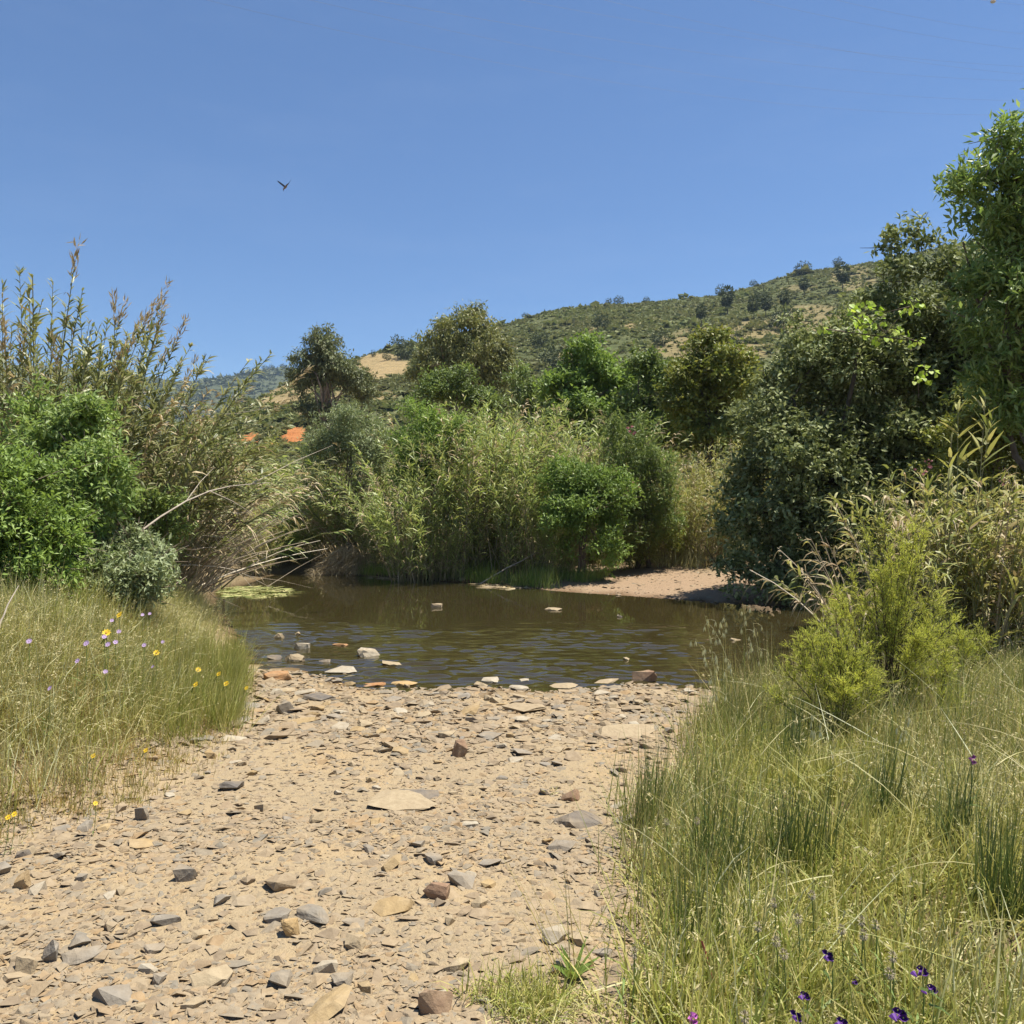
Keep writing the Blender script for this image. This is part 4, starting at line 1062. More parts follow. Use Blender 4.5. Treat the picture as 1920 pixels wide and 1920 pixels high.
# ------------------------------------------------------------------ stones
def hull_mesh(name, npts, sq, mat, seed, chip=0):
    g = np.random.default_rng(seed)
    bm = bmesh.new()
    for k in range(npts):
        d = unit(g.normal(size=3)[None])[0]
        m = np.max(np.abs(d) ** sq)
        p = d / (np.sum(np.abs(d) ** sq) ** (1 / sq)) * .5 * g.uniform(.85, 1.1)
        bm.verts.new(p)
    r = bmesh.ops.convex_hull(bm, input=bm.verts)
    bmesh.ops.delete(bm, geom=list({e for e in r['geom_interior'] + r['geom_unused'] if isinstance(e, bmesh.types.BMVert)}), context='VERTS')
    bmesh.ops.recalc_face_normals(bm, faces=bm.faces)
    if chip:
        bmesh.ops.triangulate(bm, faces=bm.faces)
        bmesh.ops.subdivide_edges(bm, edges=bm.edges, cuts=2, use_grid_fill=True)
        bmesh.ops.triangulate(bm, faces=bm.faces)
        for v in bm.verts:
            v.co += Vector(g.normal(size=3)) * chip
    me = bpy.data.meshes.new(name); bm.to_mesh(me); bm.free()
    me.polygons.foreach_set('use_smooth', np.zeros(len(me.polygons), bool))
    if mat: me.materials.append(mat)
    return me
S_MIX = stonemat('shale_mixed', [(.20, .155, .11), (.28, .22, .14), (.33, .26, .165), (.26, .22, .16), (.20, .18, .15), (.35, .27, .17), (.30, .235, .15), (.24, .215, .175)])
S_GRAVEL = stonemat('shale_gravel', [(.19, .15, .105), (.25, .19, .125), (.31, .24, .155), (.26, .21, .145), (.20, .18, .145), (.33, .25, .155), (.27, .205, .13), (.31, .21, .11), (.23, .18, .125)], 'object')
S_GREY = stonemat('shale_grey', [(.21, .185, .15), (.25, .22, .18)])
S_DARK = stonemat('shale_dark', [(.13, .115, .10), (.17, .145, .12)])
S_TAN = stonemat('shale_tan', [(.32, .25, .16), (.35, .28, .18)])
S_ORANGE = stonemat('shale_orange', [(.36, .18, .075), (.35, .2, .095)])
S_BROWN = stonemat('shale_brown', [(.27, .17, .11), (.25, .16, .10)])
S_PALE = stonemat('shale_pale', [(.38, .33, .25), (.36, .32, .25)])
S_YEL = stonemat('shale_yellow', [(.42, .28, .12), (.39, .27, .13)])
SM = dict(grey=S_GREY, dark=S_DARK, tan=S_TAN, orange=S_ORANGE, brown=S_BROWN, pale=S_PALE, yellow=S_YEL)

STONES = []     # x, y, size, short name for relations
BED = 'stones of the river bed'
hero = [
 # px, py(base), w, h, colour, label, short
 (687, 1232, 47, 20, 'pale', 'big pale boulder with a dark left face standing in the shallows', 'the pale shallows boulder'),
 (1210, 1280, 44, 32, 'brown', 'upright brown block at the right end of the waterline', 'the upright brown block'),
 (566, 1217, 30, 14, 'pale', 'pale rounded stone in the shallow water nearest the left grass', 'the pale rounded shallows stone'),
 (521, 1196, 21, 11, 'tan', 'small tan wedge stone in the water farthest to the left', 'the small tan wedge'),
 (557, 1190, 12, 7, 'tan', 'tiny tan stone next to the small tan wedge in the water', None),
 (639, 1211, 32, 9, 'orange', 'flat reddish stone awash beyond the big pale boulder', None),
 (818, 1139, 21, 11, 'tan', 'lone tan stone in the calm middle of the pool', None),
 (1037, 1145, 33, 10, 'tan', 'flat tan stone lying in the calm water toward the sand spit', None),
 (1163, 1157, 12, 6, 'dark', 'tiny dark stone in the calm water below the sand spit', None),
 (1175, 1237, 12, 6, 'tan', 'tiny tan stone in the ripples beyond the upright brown block', None),
 (1380, 1201, 22, 9, 'tan', 'flat tan stone in the water behind the wild oats', None),
 (730, 1249, 48, 11, 'tan', 'flat tan slab breaking the ripples this side of the big pale boulder', None),
 (757, 1286, 52, 13, 'yellow', 'yellow ochre slab lying at the water line', 'the yellow ochre slab'),
 (922, 1278, 48, 12, 'pale', 'pale flat stone poking out of the near shallows', 'the pale flat shallows stone'),
 (985, 1278, 30, 7, 'pale', 'thin pale flat stone in the near shallows beside a wider one', None),
 (518, 1277, 56, 22, 'orange', 'rusty orange slab beside the tip of the left grass bank', 'the rusty orange slab'),
 (633, 1263, 62, 20, 'pale', 'wide pale slab at the left corner of the waterline', 'the wide pale slab'),
 (606, 1243, 28, 10, 'dark', 'dark flat stone at the edge of the shallows', 'the dark flat edge stone'),
 (512, 1237, 26, 11, 'dark', 'dark block at the waterline nearest the left grass', None),
 (549, 1240, 38, 17, 'tan', 'tan split stone among dark ones at the left waterline', None),
 (535, 1340, 36, 20, 'grey', 'grey square faced block below the rusty orange slab', 'the grey square block'),
 (594, 1314, 55, 13, 'dark', 'long dark fronted slab below the waterline', 'the long dark fronted slab'),
 (700, 1288, 42, 15, 'orange', 'orange tinted slab next to the yellow ochre slab', None),
 (1140, 1284, 48, 14, 'tan', 'tan humped slab left of the upright brown block', 'the tan humped slab'),
 (1060, 1290, 60, 10, 'tan', 'low tan slab at the waterline in the middle', 'the low tan slab'),
 (862, 1422, 32, 26, 'brown', 'round brown boulder in the middle of the dry bed', 'the round brown boulder'),
 (1090, 1560, 98, 26, 'dark', 'long dark fronted boulder next to the right bank rushes', 'the long dark boulder'),
 (745, 1520, 140, 24, 'tan', 'broad flat tan slab set in the middle of the bed', 'the broad flat slab'),
 (580, 1740, 74, 24, 'grey', 'smooth oval grey stone near the front of the bed', 'the oval grey stone'),
 (540, 1768, 38, 26, 'yellow', 'yellow ochre cube with a dark left side near the oval grey stone', 'the yellow ochre cube'),
 (35, 1670, 34, 28, 'yellow', 'pale ochre tilted block below the left grass bank', 'the tilted ochre block'),
 (38, 1617, 28, 12, 'dark', 'small dark stone above the tilted ochre block', None),
 (343, 1657, 44, 22, 'grey', 'grey green wedge with shadowed underside in the left of the bed', 'the grey green wedge'),
 (780, 1500, 80, 22, 'dark', 'dark jagged rock heap behind the broad flat slab', 'the dark jagged rock'),
 (1180, 1385, 110, 22, 'tan', 'long tan ledge beside the right bank rushes', 'the long tan ledge'),
 (920, 1388, 60, 16, 'grey', 'grey slab beyond the round brown boulder', 'the grey slab'),
 (985, 1340, 80, 18, 'tan', 'long tan slab midway between the waterline and the round brown boulder', 'the long tan slab'),
 (90, 1815, 28, 36, 'grey', 'upright grey flake at the lower left of the bed', 'the upright grey flake'),
 (40, 1830, 40, 28, 'tan', 'rounded tan cobble at the lower left corner', 'the rounded tan cobble'),
 (140, 1808, 80, 24, 'grey', 'long flat dark grey slab at the lower left of the bed', 'the long grey slab'),
 (292, 1848, 36, 20, 'grey', 'blue grey chip with a dark front near the bottom left', 'the blue grey chip'),
 (205, 1890, 70, 30, 'grey', 'wide greyish slab at the bottom left', 'the wide greyish slab'),
 (815, 1912, 60, 44, 'brown', 'rough brown stone at the bottom edge by the grass tuft', 'the rough brown stone'),
 (815, 1693, 50, 24, 'brown', 'pair of fused brownish stones right of the oval grey stone', 'the fused brown stone'),
 (660, 1790, 44, 20, 'tan', 'tan lump on the pool side of nothing', None),
 (430, 1485, 44, 18, 'dark', 'dark edged flake by the foot of the left grass bank', 'the dark edged flake'),
 (262, 1540, 26, 22, 'grey', 'pointed grey stone at the foot of the rusty grass', 'the pointed grey stone'),
 (640, 1860, 54, 22, 'grey', 'greyish slab near the bottom middle of the bed', 'the bottom grey slab'),
 (1070, 1503, 34, 18, 'brown', 'brown lump just beyond the long dark boulder', 'the brown lump'),
]
hero[44] = (660, 1790, 44, 20, 'tan', 'tan lump in front of the oval grey stone', 'the tan lump')
hidx = 0
for px, py, w, h, col, lab, short in hero:
    p = hit(px, py)
    wet = poly_sd(POOL, p[0], p[1]) < 0
    if wet:
        x, y = on_water(px, py); p = np.array([x, y, WL])
    d = p[1]
    W_ = w / F * d; H_ = h / F * d * (1.0 if h / w > .4 else .85)
    flat = h / w < .42
    me = hull_mesh('stone', 16, 5.0 if not flat else 4.0, SM[col], 700 + hidx, .010)
    o = link('stone', me)
    dep = W_ * (.75 if not flat else .8)
    Ht = max(H_ * (1.15 if not flat else .8), .02) * (.72 if wet else 1)
    if 'broad flat' in lab: Ht = .03
    o.scale = (W_ * 1.02, dep, Ht * 1.5)
    o.location = (p[0], p[1] + dep * .42, p[2] + Ht * (.1 if wet else .22))
    o.rotation_euler = (rng.normal() * .05, rng.normal() * .05, rng.normal() * .25)
    tag(o, lab, 'stone', BED)
    if short: STONES.append((p[0], p[1], W_, short))
    hidx += 1

tones = ['tan', 'tan', 'grey', 'brownish', 'pale', 'ochre', 'grey']
TONE_M = dict(tan=S_TAN, grey=S_GREY, brownish=stonemat('shale_brownish', [(.25, .19, .125), (.28, .215, .14)]), pale=S_PALE, ochre=stonemat('shale_ochre', [(.36, .265, .14), (.34, .24, .12)]))
variants = {}
for k in range(21):
    variants.setdefault(tones[k % 7], []).append(hull_mesh('stone', 14 + (k % 4) * 2, 3.2 + (k % 3), TONE_M[tones[k % 7]], 100 + k))
def shape_word(sx, sy, sz):
    if sz / max(sx, sy) > .55: return 'blocky stone'
    if max(sx, sy) / min(sx, sy) > 1.7: return 'sliver of shale'
    if max(sx, sy) > .15: return 'flat slab'
    return 'flat chip'
placed = [(s[0], s[1], s[2] * .5) for s in STONES]
labels = {}
n_st = 0; tries = 0
while n_st < 250 and tries < 20000:
    tries += 1
    if rng.random() < .6:
        y = rng.uniform(6.6, 9.4)
    else:
        y = 2.75 * (7.5 / 2.75) ** rng.random()
    x = rng.uniform(-.62 * y, .35 * y)
    if lin(np.array([x]), np.array([y]))[0] > .05 or rin(np.array([x]), np.array([y]))[0] > .05: continue
    s = poly_sd(POOL, np.array([x]), np.array([y]))[0]
    if s < -.12: continue
    sz = (rng.lognormal(-2.45, .33)) * (1.5 if y > 6 else .9)
    sz = min(max(sz, .055), .32)
    if any((x - a) ** 2 + (y - b) ** 2 < (c + sz * .4) ** 2 for a, b, c in placed): continue
    placed.append((x, y, sz * .5))
    sx, sy, sh = sz * rng.uniform(.8, 1.25), sz * rng.uniform(.55, 1.0), sz * rng.uniform(.22, .62) * (1 if sz < .14 else .6)
    tone = tones[rng.integers(7)]
    o = link('stone', variants[tone][rng.integers(len(variants[tone]))])
    z = gz(x, y); z = float(ground(np.array([x]), np.array([y]))[0])
    o.scale = (sx, sy, sh); o.location = (x, y, z + sh * .2)
    o.rotation_euler = (rng.normal() * .16, rng.normal() * .16, rng.uniform(0, 6.28))
    # a label by its neighbour among the stones that can be told apart
    near = sorted(STONES, key=lambda q: (q[0] - x) ** 2 + (q[1] - y) ** 2)[:4]
    a = near[0]
    dx, dy = x - a[0], y - a[1]
    rel = ('beyond' if dy > 0 else 'in front of') if abs(dy) > abs(dx) else ('on the rush side of' if dx > 0 else 'on the flower bank side of')
    dist = math.hypot(dx, dy)
    far = 'close ' if dist < .35 else ('' if dist < .8 else 'well ')
    sw = 'small ' if sz < .075 else ('large ' if sz > .14 else '')
    lab = f'{sw}{tone} {shape_word(sx, sy, sh)} {far}{rel} {a[3]}'
    for q in near[1:]:
        if lab not in labels: break
        lab = f'{sw}{tone} {shape_word(sx, sy, sh)} between {a[3]} and {q[3]}'
    labels[lab] = 1
    tag(o, lab, 'stone', BED)
    n_st += 1

# gravel: the countless small chips, one object
def build_gravel():
    base = []
    for k in range(10):
        g = np.random.default_rng(300 + k)
        bm = bmesh.new()
        for q in range(9):
            d = unit(g.normal(size=3)[None])[0]; p = d / (np.sum(np.abs(d) ** 3.5) ** (1 / 3.5)) * .5 * g.uniform(.85, 1.1)
            bm.verts.new(p)
        r = bmesh.ops.convex_hull(bm, input=bm.verts)
        bmesh.ops.delete(bm, geom=list({e for e in r['geom_interior'] + r['geom_unused'] if isinstance(e, bmesh.types.BMVert)}), context='VERTS')
        bmesh.ops.recalc_face_normals(bm, faces=bm.faces)
        bmesh.ops.triangulate(bm, faces=bm.faces)
        bm.verts.index_update()
        base.append((np.array([v.co[:] for v in bm.verts]), np.array([[v.index for v in f.verts] for f in bm.faces]))); bm.free()
    N = 56000
    y = 2.3 * (9.9 / 2.3) ** (rng.random(N * 2) ** .8)
    x = U(-.66, .42, N * 2) * y
    l = lin(x, y); r = rin(x, y); s = poly_sd(POOL, x, y)
    thin = sstep(.36, .56, fbm(x, y, .9, 3)) * .7 + .3
    ok = (l < .45) & (r < .35 + .4 * (y < 3.4)) & (s > -.55) & (rng.random(N * 2) < thin * np.where(s < 0, .35, 1))
    x = x[ok][:N]; y = y[ok][:N]; n = len(x)
    xs = U(.8, 8, 9000); ys = U(17, 25, 9000); ss = poly_sd(POOL, xs, ys)
    k2 = (ss > -.1) & (ss < 4.4) & (rng.random(9000) < .35)
    x = np.concatenate([x, xs[k2]]); y = np.concatenate([y, ys[k2]]); n = len(x)
    z = ground(x, y)
    sz = np.clip(rng.lognormal(-3.8, .6, n), .008, .10) * np.where(y > 6.2, 1.5, 1.0) * np.clip(.75 + y * .05, .8, 1.2)
    sc = np.stack([sz * U(.8, 1.5, n), sz * U(.6, 1.0, n), sz * U(.15, .45, n)], 1)
    rot = np.stack([rng.normal(size=n) * .15, rng.normal(size=n) * .15, U(0, 6.28, n)], 1)
    chips = []
    for k, (Vb, Fb) in enumerate(base):
        o = bpy.data.objects.new('gravel_chip', Geo().add(Vb, Fb).mesh('gravel_chip', [S_GRAVEL]))
        chips.append(o)
    scatter_points('gravel', np.stack([x, y, z + sc[:, 2] * .02], 1), rot, sc, chips, 'countless small tan and grey shale chips set in the sand of the dry river bed')
build_gravel()

# far shore cobbles along the waterline of the thicket
FS = 'stones along the far waterline'
marks = [(705, 'the dry root heap'), (780, 'the bare stemmed cane clump'), (850, 'the dark hollow'), (905, 'the leaning pale pole'), (985, 'the drooping dead canes'), (1045, 'the tip of the sand spit')]
seen = {}
for k in range(24):
    px = 705 + 335 * (k + rng.uniform(.1, .9)) / 24
    py = np.interp(px, [700, 800, 950, 1050], [1083, 1086, 1097, 1106]) + rng.uniform(-6, 0)
    x, y = on_water(px, py)
    tn = ['brownish', 'grey', 'tan'][k % 3]
    o = link('stone', variants[tn][k % len(variants[tn])]); sz = rng.uniform(.12, .34)
    o.scale = (sz, sz * .7, sz * .55); o.location = (x, y, WL + .04); o.rotation_euler = (0, 0, rng.uniform(0, 6))
    m = min(marks, key=lambda q: abs(q[0] - px))
    side = 'on the sand side of' if px > m[0] else 'on the grass side of'
    word = 'large' if sz > .25 else ('small' if sz < .18 else 'middling')
    lab = f'{word} {tn} far waterline stone {side} {m[1]}'
    if lab in seen: lab = f'{word} {tn} far waterline stone, farther one {side} {m[1]}'
    seen[lab] = 1
    tag(o, lab, 'stone', FS)

# ------------------------------------------------------------------ flowers
PET_Y = plain('petal_yellow', (.62, .42, .02), .6)
PET_L = plain('petal_lilac', (.38, .27, .42), .6)
PET_P = plain('petal_purple', (.11, .035, .22), .5)
PET_M = plain('petal_magenta', (.42, .12, .36), .5)
PET_PK = plain('petal_pink', (.50, .20, .20), .5)
PET_W = plain('seed_head_cream', (.36, .31, .21), .8)
DISC = plain('flower_disc', (.45, .25, .03), .8)
STEMF = plain('flower_stem', (.12, .17, .04), .6)

def flower_proto(name, kind, petal, size, hgt):
    root = thing(name, 'x', 'flower', (0, 0, 0))
    T = Geo()
    t = np.linspace(0, 1, 5)
    tubes(T, np.stack([.03 * np.sin(t * 2), .02 * t, t * hgt - .02], 1)[None], np.full((1, 5), .0022), 4)
    j = 5
    tl = U(.1, .8, j) * hgt
    ribbon(T, np.stack([.02 * tl, 0 * tl, tl], 1), unit(np.stack([rng.normal(size=j), rng.normal(size=j), np.full(j, .8)], 1)), .09, .010, 2, .8)
    part('stem', T, [STEMF], root, (0, 0, 0))
    top = np.array([.03 * math.sin(2), .02, hgt - .02])
    if kind == 'daisy':
        for k in range(9):
            an = k * 2 * np.pi / 9
            d = np.array([np.cos(an), np.sin(an), .25 + .1 * rng.normal()])
            P = Geo(); s = np.cross(d, [0, 0, 1]); s = s / np.linalg.norm(s); d = d / np.linalg.norm(d)
            tilt = lambda w: np.array([w[0], w[1] * .62 - w[2] * .78, w[1] * .78 + w[2] * .62])
            d = tilt(d); s = tilt(s)
            V = [top, top + d * size * .35 + s * size * .13, top + d * size * .55, top + d * size * .35 - s * size * .13]
            P.add(V, [[0, 1, 2, 3]]); part('petal', P, [petal], root, (0, 0, 0))
        D = Geo(); an = np.arange(8) * np.pi / 4
        ring = top + np.stack([np.cos(an), np.sin(an) * .62, np.sin(an) * .78], 1) * size * .16 + np.array([0, -.003, .0025])
        D.V.append(np.concatenate([ring, top[None] + np.array([0, -size * .1, size * .08])])); D.n = 9
        D.T.append(np.array([[i, (i + 1) % 8, 8] for i in range(8)])); D.tm.append(np.zeros(8))
        part('disc', D, [DISC if petal is PET_Y else petal], root, (0, 0, 0))
    elif kind == 'bugloss':
        # a curled spike of funnel blossoms
        for k in range(5):
            off = np.array([rng.normal() * size * .3, rng.normal() * size * .3, -k * size * .32])
            P = Geo(); m = 6; an = np.arange(m) * 2 * np.pi / m
            d = unit(np.array([[rng.normal(), rng.normal() - .6, .5]]))[0]
            a = unit(np.cross(d, [0, 0, 1.0])[None])[0]; b2 = np.cross(d, a)
            b0 = top + off
            r0 = b0 + size * .06 * (np.cos(an)[:, None] * a + np.sin(an)[:, None] * b2)
            r1 = b0 + d * size * .6 + size * .34 * (1 + .25 * np.cos(an * 2))[:, None] * (np.cos(an)[:, None] * a + np.sin(an)[:, None] * b2)
            P.add(np.concatenate([r0, r1]), [[i, (i + 1) % m, m + (i + 1) % m, m + i] for i in range(m)])
            part('blossom', P, [petal], root, (0, 0, 0))
    else:   # fluffy head
        P = Geo(); m = 90
        d = sph(m); d[:, 2] = d[:, 2] * 1.4
        leaves(P, top + d * size * .22, unit(d), size * .45, size * .10, 0)
        part('seed_head', P, [petal], root, (0, 0, 0), kind='stuff')
    return root

def place_flowers(proto, hgt, items, group):
    first = True
    for px, py, lab, sc in items:
        p = hit(px, py, hgt * sc * .97)
        o = proto if first else copy_tree(proto)
        first = False
        o.location = p; o.scale = (sc,) * 3; o.rotation_euler = (0, 0, rng.uniform(-.6, .6))
        o['label'] = lab; o['group'] = group
place_flowers(flower_proto('yellow_flower', 'daisy', PET_Y, .042, .30), .30, [
    (17, 1530, 'yellow daisy low in the rusty grass at the left edge, right one of a pair', .7),
    (5, 1533, 'yellow daisy low in the rusty grass at the left edge, left one of a pair', .7),
    (365, 1255, 'yellow daisy nearest the pool in the left bank rushes', 1.2),
    (402, 1262, 'yellow daisy at the tip of the left bank facing the stones', 1.2),
    (358, 1281, 'yellow daisy below the pair at the tip of the left bank', 1.2),
    (415, 1280, 'yellow daisy closest to the rusty orange slab', 1.2),
    (283, 1222, 'yellow daisy among the lilac flowers on the left bank', 1.3),
    (166, 1422, 'yellow daisy in the rusty grass halfway down the left bank', .8),
    (173, 1507, 'yellow daisy at the lower margin of the rusty grass', .6),
    (265, 1405, 'yellow daisy where the rusty grass meets the stones', .8),
    (187, 1184, 'yellow daisy high on the left bank under the grey green bush', 1.5),
    (213, 1150, 'yellow daisy topmost on the left bank', 1.5),
    (455, 1288, 'small yellow daisy on the outermost rush tuft of the left bank', 1.0)], 'yellow daisies of the left bank')
place_flowers(flower_proto('lilac_flower', 'daisy', PET_L, .038, .45), .45, [
    (150, 1208, 'lilac flower, biggest one in the middle of the left bank', 1.2), (188, 1197, 'lilac flower just above the nodding one on the left bank', 1.0),
    (192, 1210, 'nodding lilac flower right of the biggest lilac', 1.1), (209, 1207, 'lilac flower at the right of the middle cluster', 1.0),
    (215, 1185, 'lilac flower above the middle cluster', 1.0), (262, 1212, 'lilac flower halfway between the cluster and the rushes', 1.0),
    (299, 1205, 'lilac flower nearest to the light green rushes', .9), (280, 1250, 'small lilac flower low beside the rushes', .8),
    (190, 1263, 'lilac flower below the middle cluster in green grass', .9), (262, 1153, 'lilac flower high up below the grey green bush, first of two', .9),
    (275, 1152, 'lilac flower high up below the grey green bush, second of two', .9), (203, 1163, 'lilac flower near the topmost yellow daisy', .9),
    (44, 1208, 'lilac flower closest to the left edge', 1.0), (84, 1291, 'lilac flower over the dark gap in the left bank', .9), (135, 1243, 'pale lilac flower below the biggest one', 1.0)], 'lilac flowers of the left bank')
place_flowers(flower_proto('purple_flower', 'bugloss', PET_P, .026, .34), .34, [
    (1540, 1785, 'purple bugloss bloom highest of those in the right bank grass', 1.0), (1718, 1820, 'purple bugloss bloom beside the bare stony patch', 1.0),
    (1738, 1857, 'purple bugloss bloom just below the one beside the stony patch', .9), (1500, 1866, 'slim purple bugloss bloom on a hairy stem', .8),
    (1480, 1905, 'purple bugloss bloom under the slim one at the bottom edge', .9), (1568, 1912, 'purple bugloss bloom at the bottom edge in the middle of the row', .9),
    (1672, 1900, 'large purple bugloss bloom at the bottom edge below the stony patch', 1.1), (1598, 1850, 'small purple bugloss bud between the other blooms', .6)], 'purple blooms of the right bank')
place_flowers(flower_proto('pink_flower', 'bugloss', PET_M, .03, .45), .45, [
    (1808, 1418, 'single magenta pink bloom in the upper right bank grass', 1.0), (1290, 1912, 'magenta pink bloom at the bottom edge beside the red stem', .7)], 'pink blooms of the right bank')
wl = [(1465, 1797, 'at the left of the upper row, over a bugloss stem'), (1490, 1725, 'upper left of the dense cluster'), (1440, 1700, 'high on the left, apart from the cluster'), (1575, 1750, 'in the middle of the dense cluster'),
      (1597, 1722, 'at the top of the dense cluster'), (1626, 1735, 'at the right of the dense cluster'), (1615, 1760, 'lowest of the dense cluster'), (1655, 1800, 'below the cluster, over the purple bloom'),
      (1405, 1745, 'leftmost of the middle row'), (1520, 1690, 'highest of all, above the cluster'), (1452, 1770, 'just left of the highest purple bloom'), (1375, 1905, 'at the bottom edge by the crimson stem'),
      (1660, 1830, 'between two purple blooms near the stony patch'), (1240, 1545, 'far up among the rushes, left one of two'), (1305, 1540, 'far up among the rushes, right one of two'), (1168, 1790, 'beside the broad leaved rosette')]
place_flowers(flower_proto('seed_head_flower', 'fluff', PET_W, .026, .32), .32,
    [(a, b, 'cream fluffy seed head ' + c, 1.0) for a, b, c in wl], 'cream seed heads of the right bank')

# pink blossom on oleander and canes
def blossom(px, py, d, label, s=.05):
    p = world_at(px, py, d)
    root = thing('pink_blossom', label, 'blossom', p, 'pink oleander blossoms')
    for k in range(5):
        P = Geo(); c = rng.normal(size=3) * s * .7; m = 5
        an = np.arange(m) * 2 * np.pi / m
        V = [c + np.array([0, -.01, 0])]
        D = np.stack([np.cos(an), np.full(m, -.4), np.sin(an)], 1)
        leaves(P, np.repeat(c[None], m, 0), unit(D), s * .55, s * .42, 0, 0, .05)
        part('petal', P, [PET_PK], root, (0, 0, 0))
blossom(1185, 806, 21.7, 'pink blossom near the top of the oleander', .10)
blossom(1178, 916, 21.6, 'pink blossom on the lower side of the oleander', .09)
blossom(1190, 910, 21.6, 'pink blossom next to the lower one on the oleander', .07)
blossom(1726, 880, 10.2, 'pink blossom standing over the yellowing canes on the right bank', .05)
blossom(1740, 866, 10.3, 'small pink blossom just above the larger one over the yellowing canes', .03)
blossom(1880, 906, 10.4, 'small pink blossom at the right edge of the yellowing canes', .03)

# ------------------------------------------------------------------ vine on the dark tree
L_VINE = leafmat('leaf_vine', [(.22, .32, .03), (.28, .38, .045), (.33, .42, .06)], .45, .08, .45)
def heart_mesh():
    G = Geo()
    o = [(0, 0), (.28, -.12), (.48, .08), (.46, .38), (.25, .72), (0, 1.0), (-.25, .72), (-.46, .38), (-.48, .08), (-.28, -.12)]
    V = [(x, .12 * abs(x), y) for x, y in o]
    G.V.append(np.array(V)); G.n = 10
    G.Q.append(np.array([[0, 1, 2, 3], [0, 3, 4, 5], [0, 5, 6, 7], [0, 7, 8, 9]])); G.qm.append(np.zeros(4))
    return G.mesh('leaf', [L_VINE])
hm = heart_mesh()
for lab, cl in [('climbing vine with bright heart shaped leaves spilling over the dark evergreen', [(1625, 590, 34, 26, 44), (1660, 625, 45, 20, 36), (1705, 575, 26, 18, 22), (1600, 600, 20, 30, 16), (1720, 640, 16, 14, 10), (1548, 617, 12, 8, 6)]),
                ('small bright vine tuft lower on the dark evergreen', [(1735, 700, 22, 18, 22), (1722, 712, 12, 8, 6)])]:
    p0 = world_at(cl[0][0], cl[0][1], 16.3)
    root = thing('climbing_vine', lab, 'vine', p0)
    T = Geo(); pts = np.array([world_at(c[0], c[1], 16.4) for c in cl])
    if len(pts) < 3: pts = np.concatenate([pts, pts[-1:] + np.array([[.1, .2, -.3]])])
    tubes(T, pts[None], np.full((1, len(pts)), .012), 4); part('stem', T, [BARK], root, p0)
    for px, py, rx, ry, n in cl:
        for k in range(n):
            a = rng.uniform(0, 6.28); r = math.sqrt(rng.random())
            p = world_at(px + rx * r * math.cos(a), py + ry * r * math.sin(a), 16.45 + rng.uniform(-.3, .3)) - p0
            o = link('leaf', hm, root, p); s = rng.uniform(.065, .115)
            o.scale = (s, s, s); o.rotation_euler = (rng.uniform(1.9, 3.6), rng.normal() * .5, rng.normal() * .6)

# ------------------------------------------------------------------ wild oats before the pool
HUSK = leafmat('oat_husk_pale', [(.42, .34, .18), (.5, .42, .25)], .25, .05, .5)
def wild_oat(bx, by, tx, ty, n, label):
    p = hit(bx, by); d = p[1]
    root = thing('wild_oat', label, 'wild oat', p, 'wild oats before the pool')
    e = world_at(tx, ty, d) - p
    t = np.linspace(0, 1, 8)[:, None]
    st = e * t ** np.array([2.0, 2.0, .85]); st[-1, 2] -= .01
    T = Geo(); tubes(T, st[None], (.0026 * (1 - .6 * t[:, 0]))[None], 4); part('stalk', T, [L_GRY], root, (0, 0, 0))
    for k in range(n):
        i = rng.uniform(.55, 1.0) * 7; i0 = min(int(i), 6); q = st[i0] + (st[i0 + 1] - st[i0]) * (i - i0)
        h = q + np.array([rng.normal() * .035, rng.normal() * .03, -rng.uniform(.0, .03)])
        G = Geo()
        tubes(G, np.array([[q, (q + h) / 2 + [0, 0, .012], h]]), np.full((1, 3), .0007), 3)
        m = 3
        leaves(G, np.repeat(h[None], m, 0), unit(np.array([[.15 * rng.normal(), .1, -1], [.2, .1, -1], [-.2, -.1, -1.0]])), .05, .011, 0, .0, .05)
        part('spikelet', G, [HUSK], root, (0, 0, 0))
for a in [(1345, 1385, 1322, 1152, 12, 'wild oat drooping over the pool, leftmost of the oats'), (1362, 1380, 1358, 1150, 10, 'wild oat standing straight up before the pool'),
          (1405, 1375, 1392, 1128, 12, 'tallest wild oat with white husks before the broad evergreen'), (1350, 1400, 1305, 1195, 8, 'short wild oat bending toward the upright brown block'),
          (1430, 1370, 1412, 1165, 9, 'wild oat nearest the small tamarisk'), (1385, 1390, 1340, 1180, 9, 'wild oat with a bent neck among the others before the pool'), (1330, 1420, 1350, 1240, 8, 'low wild oat at the corner of the right bank'),
          (1545, 1470, 1530, 1330, 8, 'wild oat below the small tamarisk'), (1690, 1480, 1700, 1330, 8, 'wild oat below the tall tamarisk')]:
    wild_oat(*a)

# ------------------------------------------------------------------ tuft, rosette, red stem at the edge of the right bank
p = hit(1010, 1885)
root = thing('grass_tuft', 'overhanging tuft of green and straw grass at the corner of the right bank', 'grass tuft', p)
G = Geo(); tuft_grass(G, p[0] + rng.normal(size=26) * .10, p[1] + rng.normal(size=26) * .07, 32, .22, .004, .75, 3, 1.3, 0, .03); part('blade', G, [L_GR], root, p, kind='stuff')
G = Geo(); tuft_grass(G, p[0] + rng.normal(size=16) * .13, p[1] - .06 + rng.normal(size=16) * .06, 28, .2, .004, .9, 3, 1.8, 0, .03); part('blade', G, [L_GRY], root, p, kind='stuff', label='dead straw skirt of the tuft')
G = Geo()
n = 16; a = U(-2.0, -.2, n)
B = np.stack([p[0] + .12 + rng.normal(size=n) * .05, p[1] + .15 + rng.normal(size=n) * .05, np.full(n, p[2])], 1)
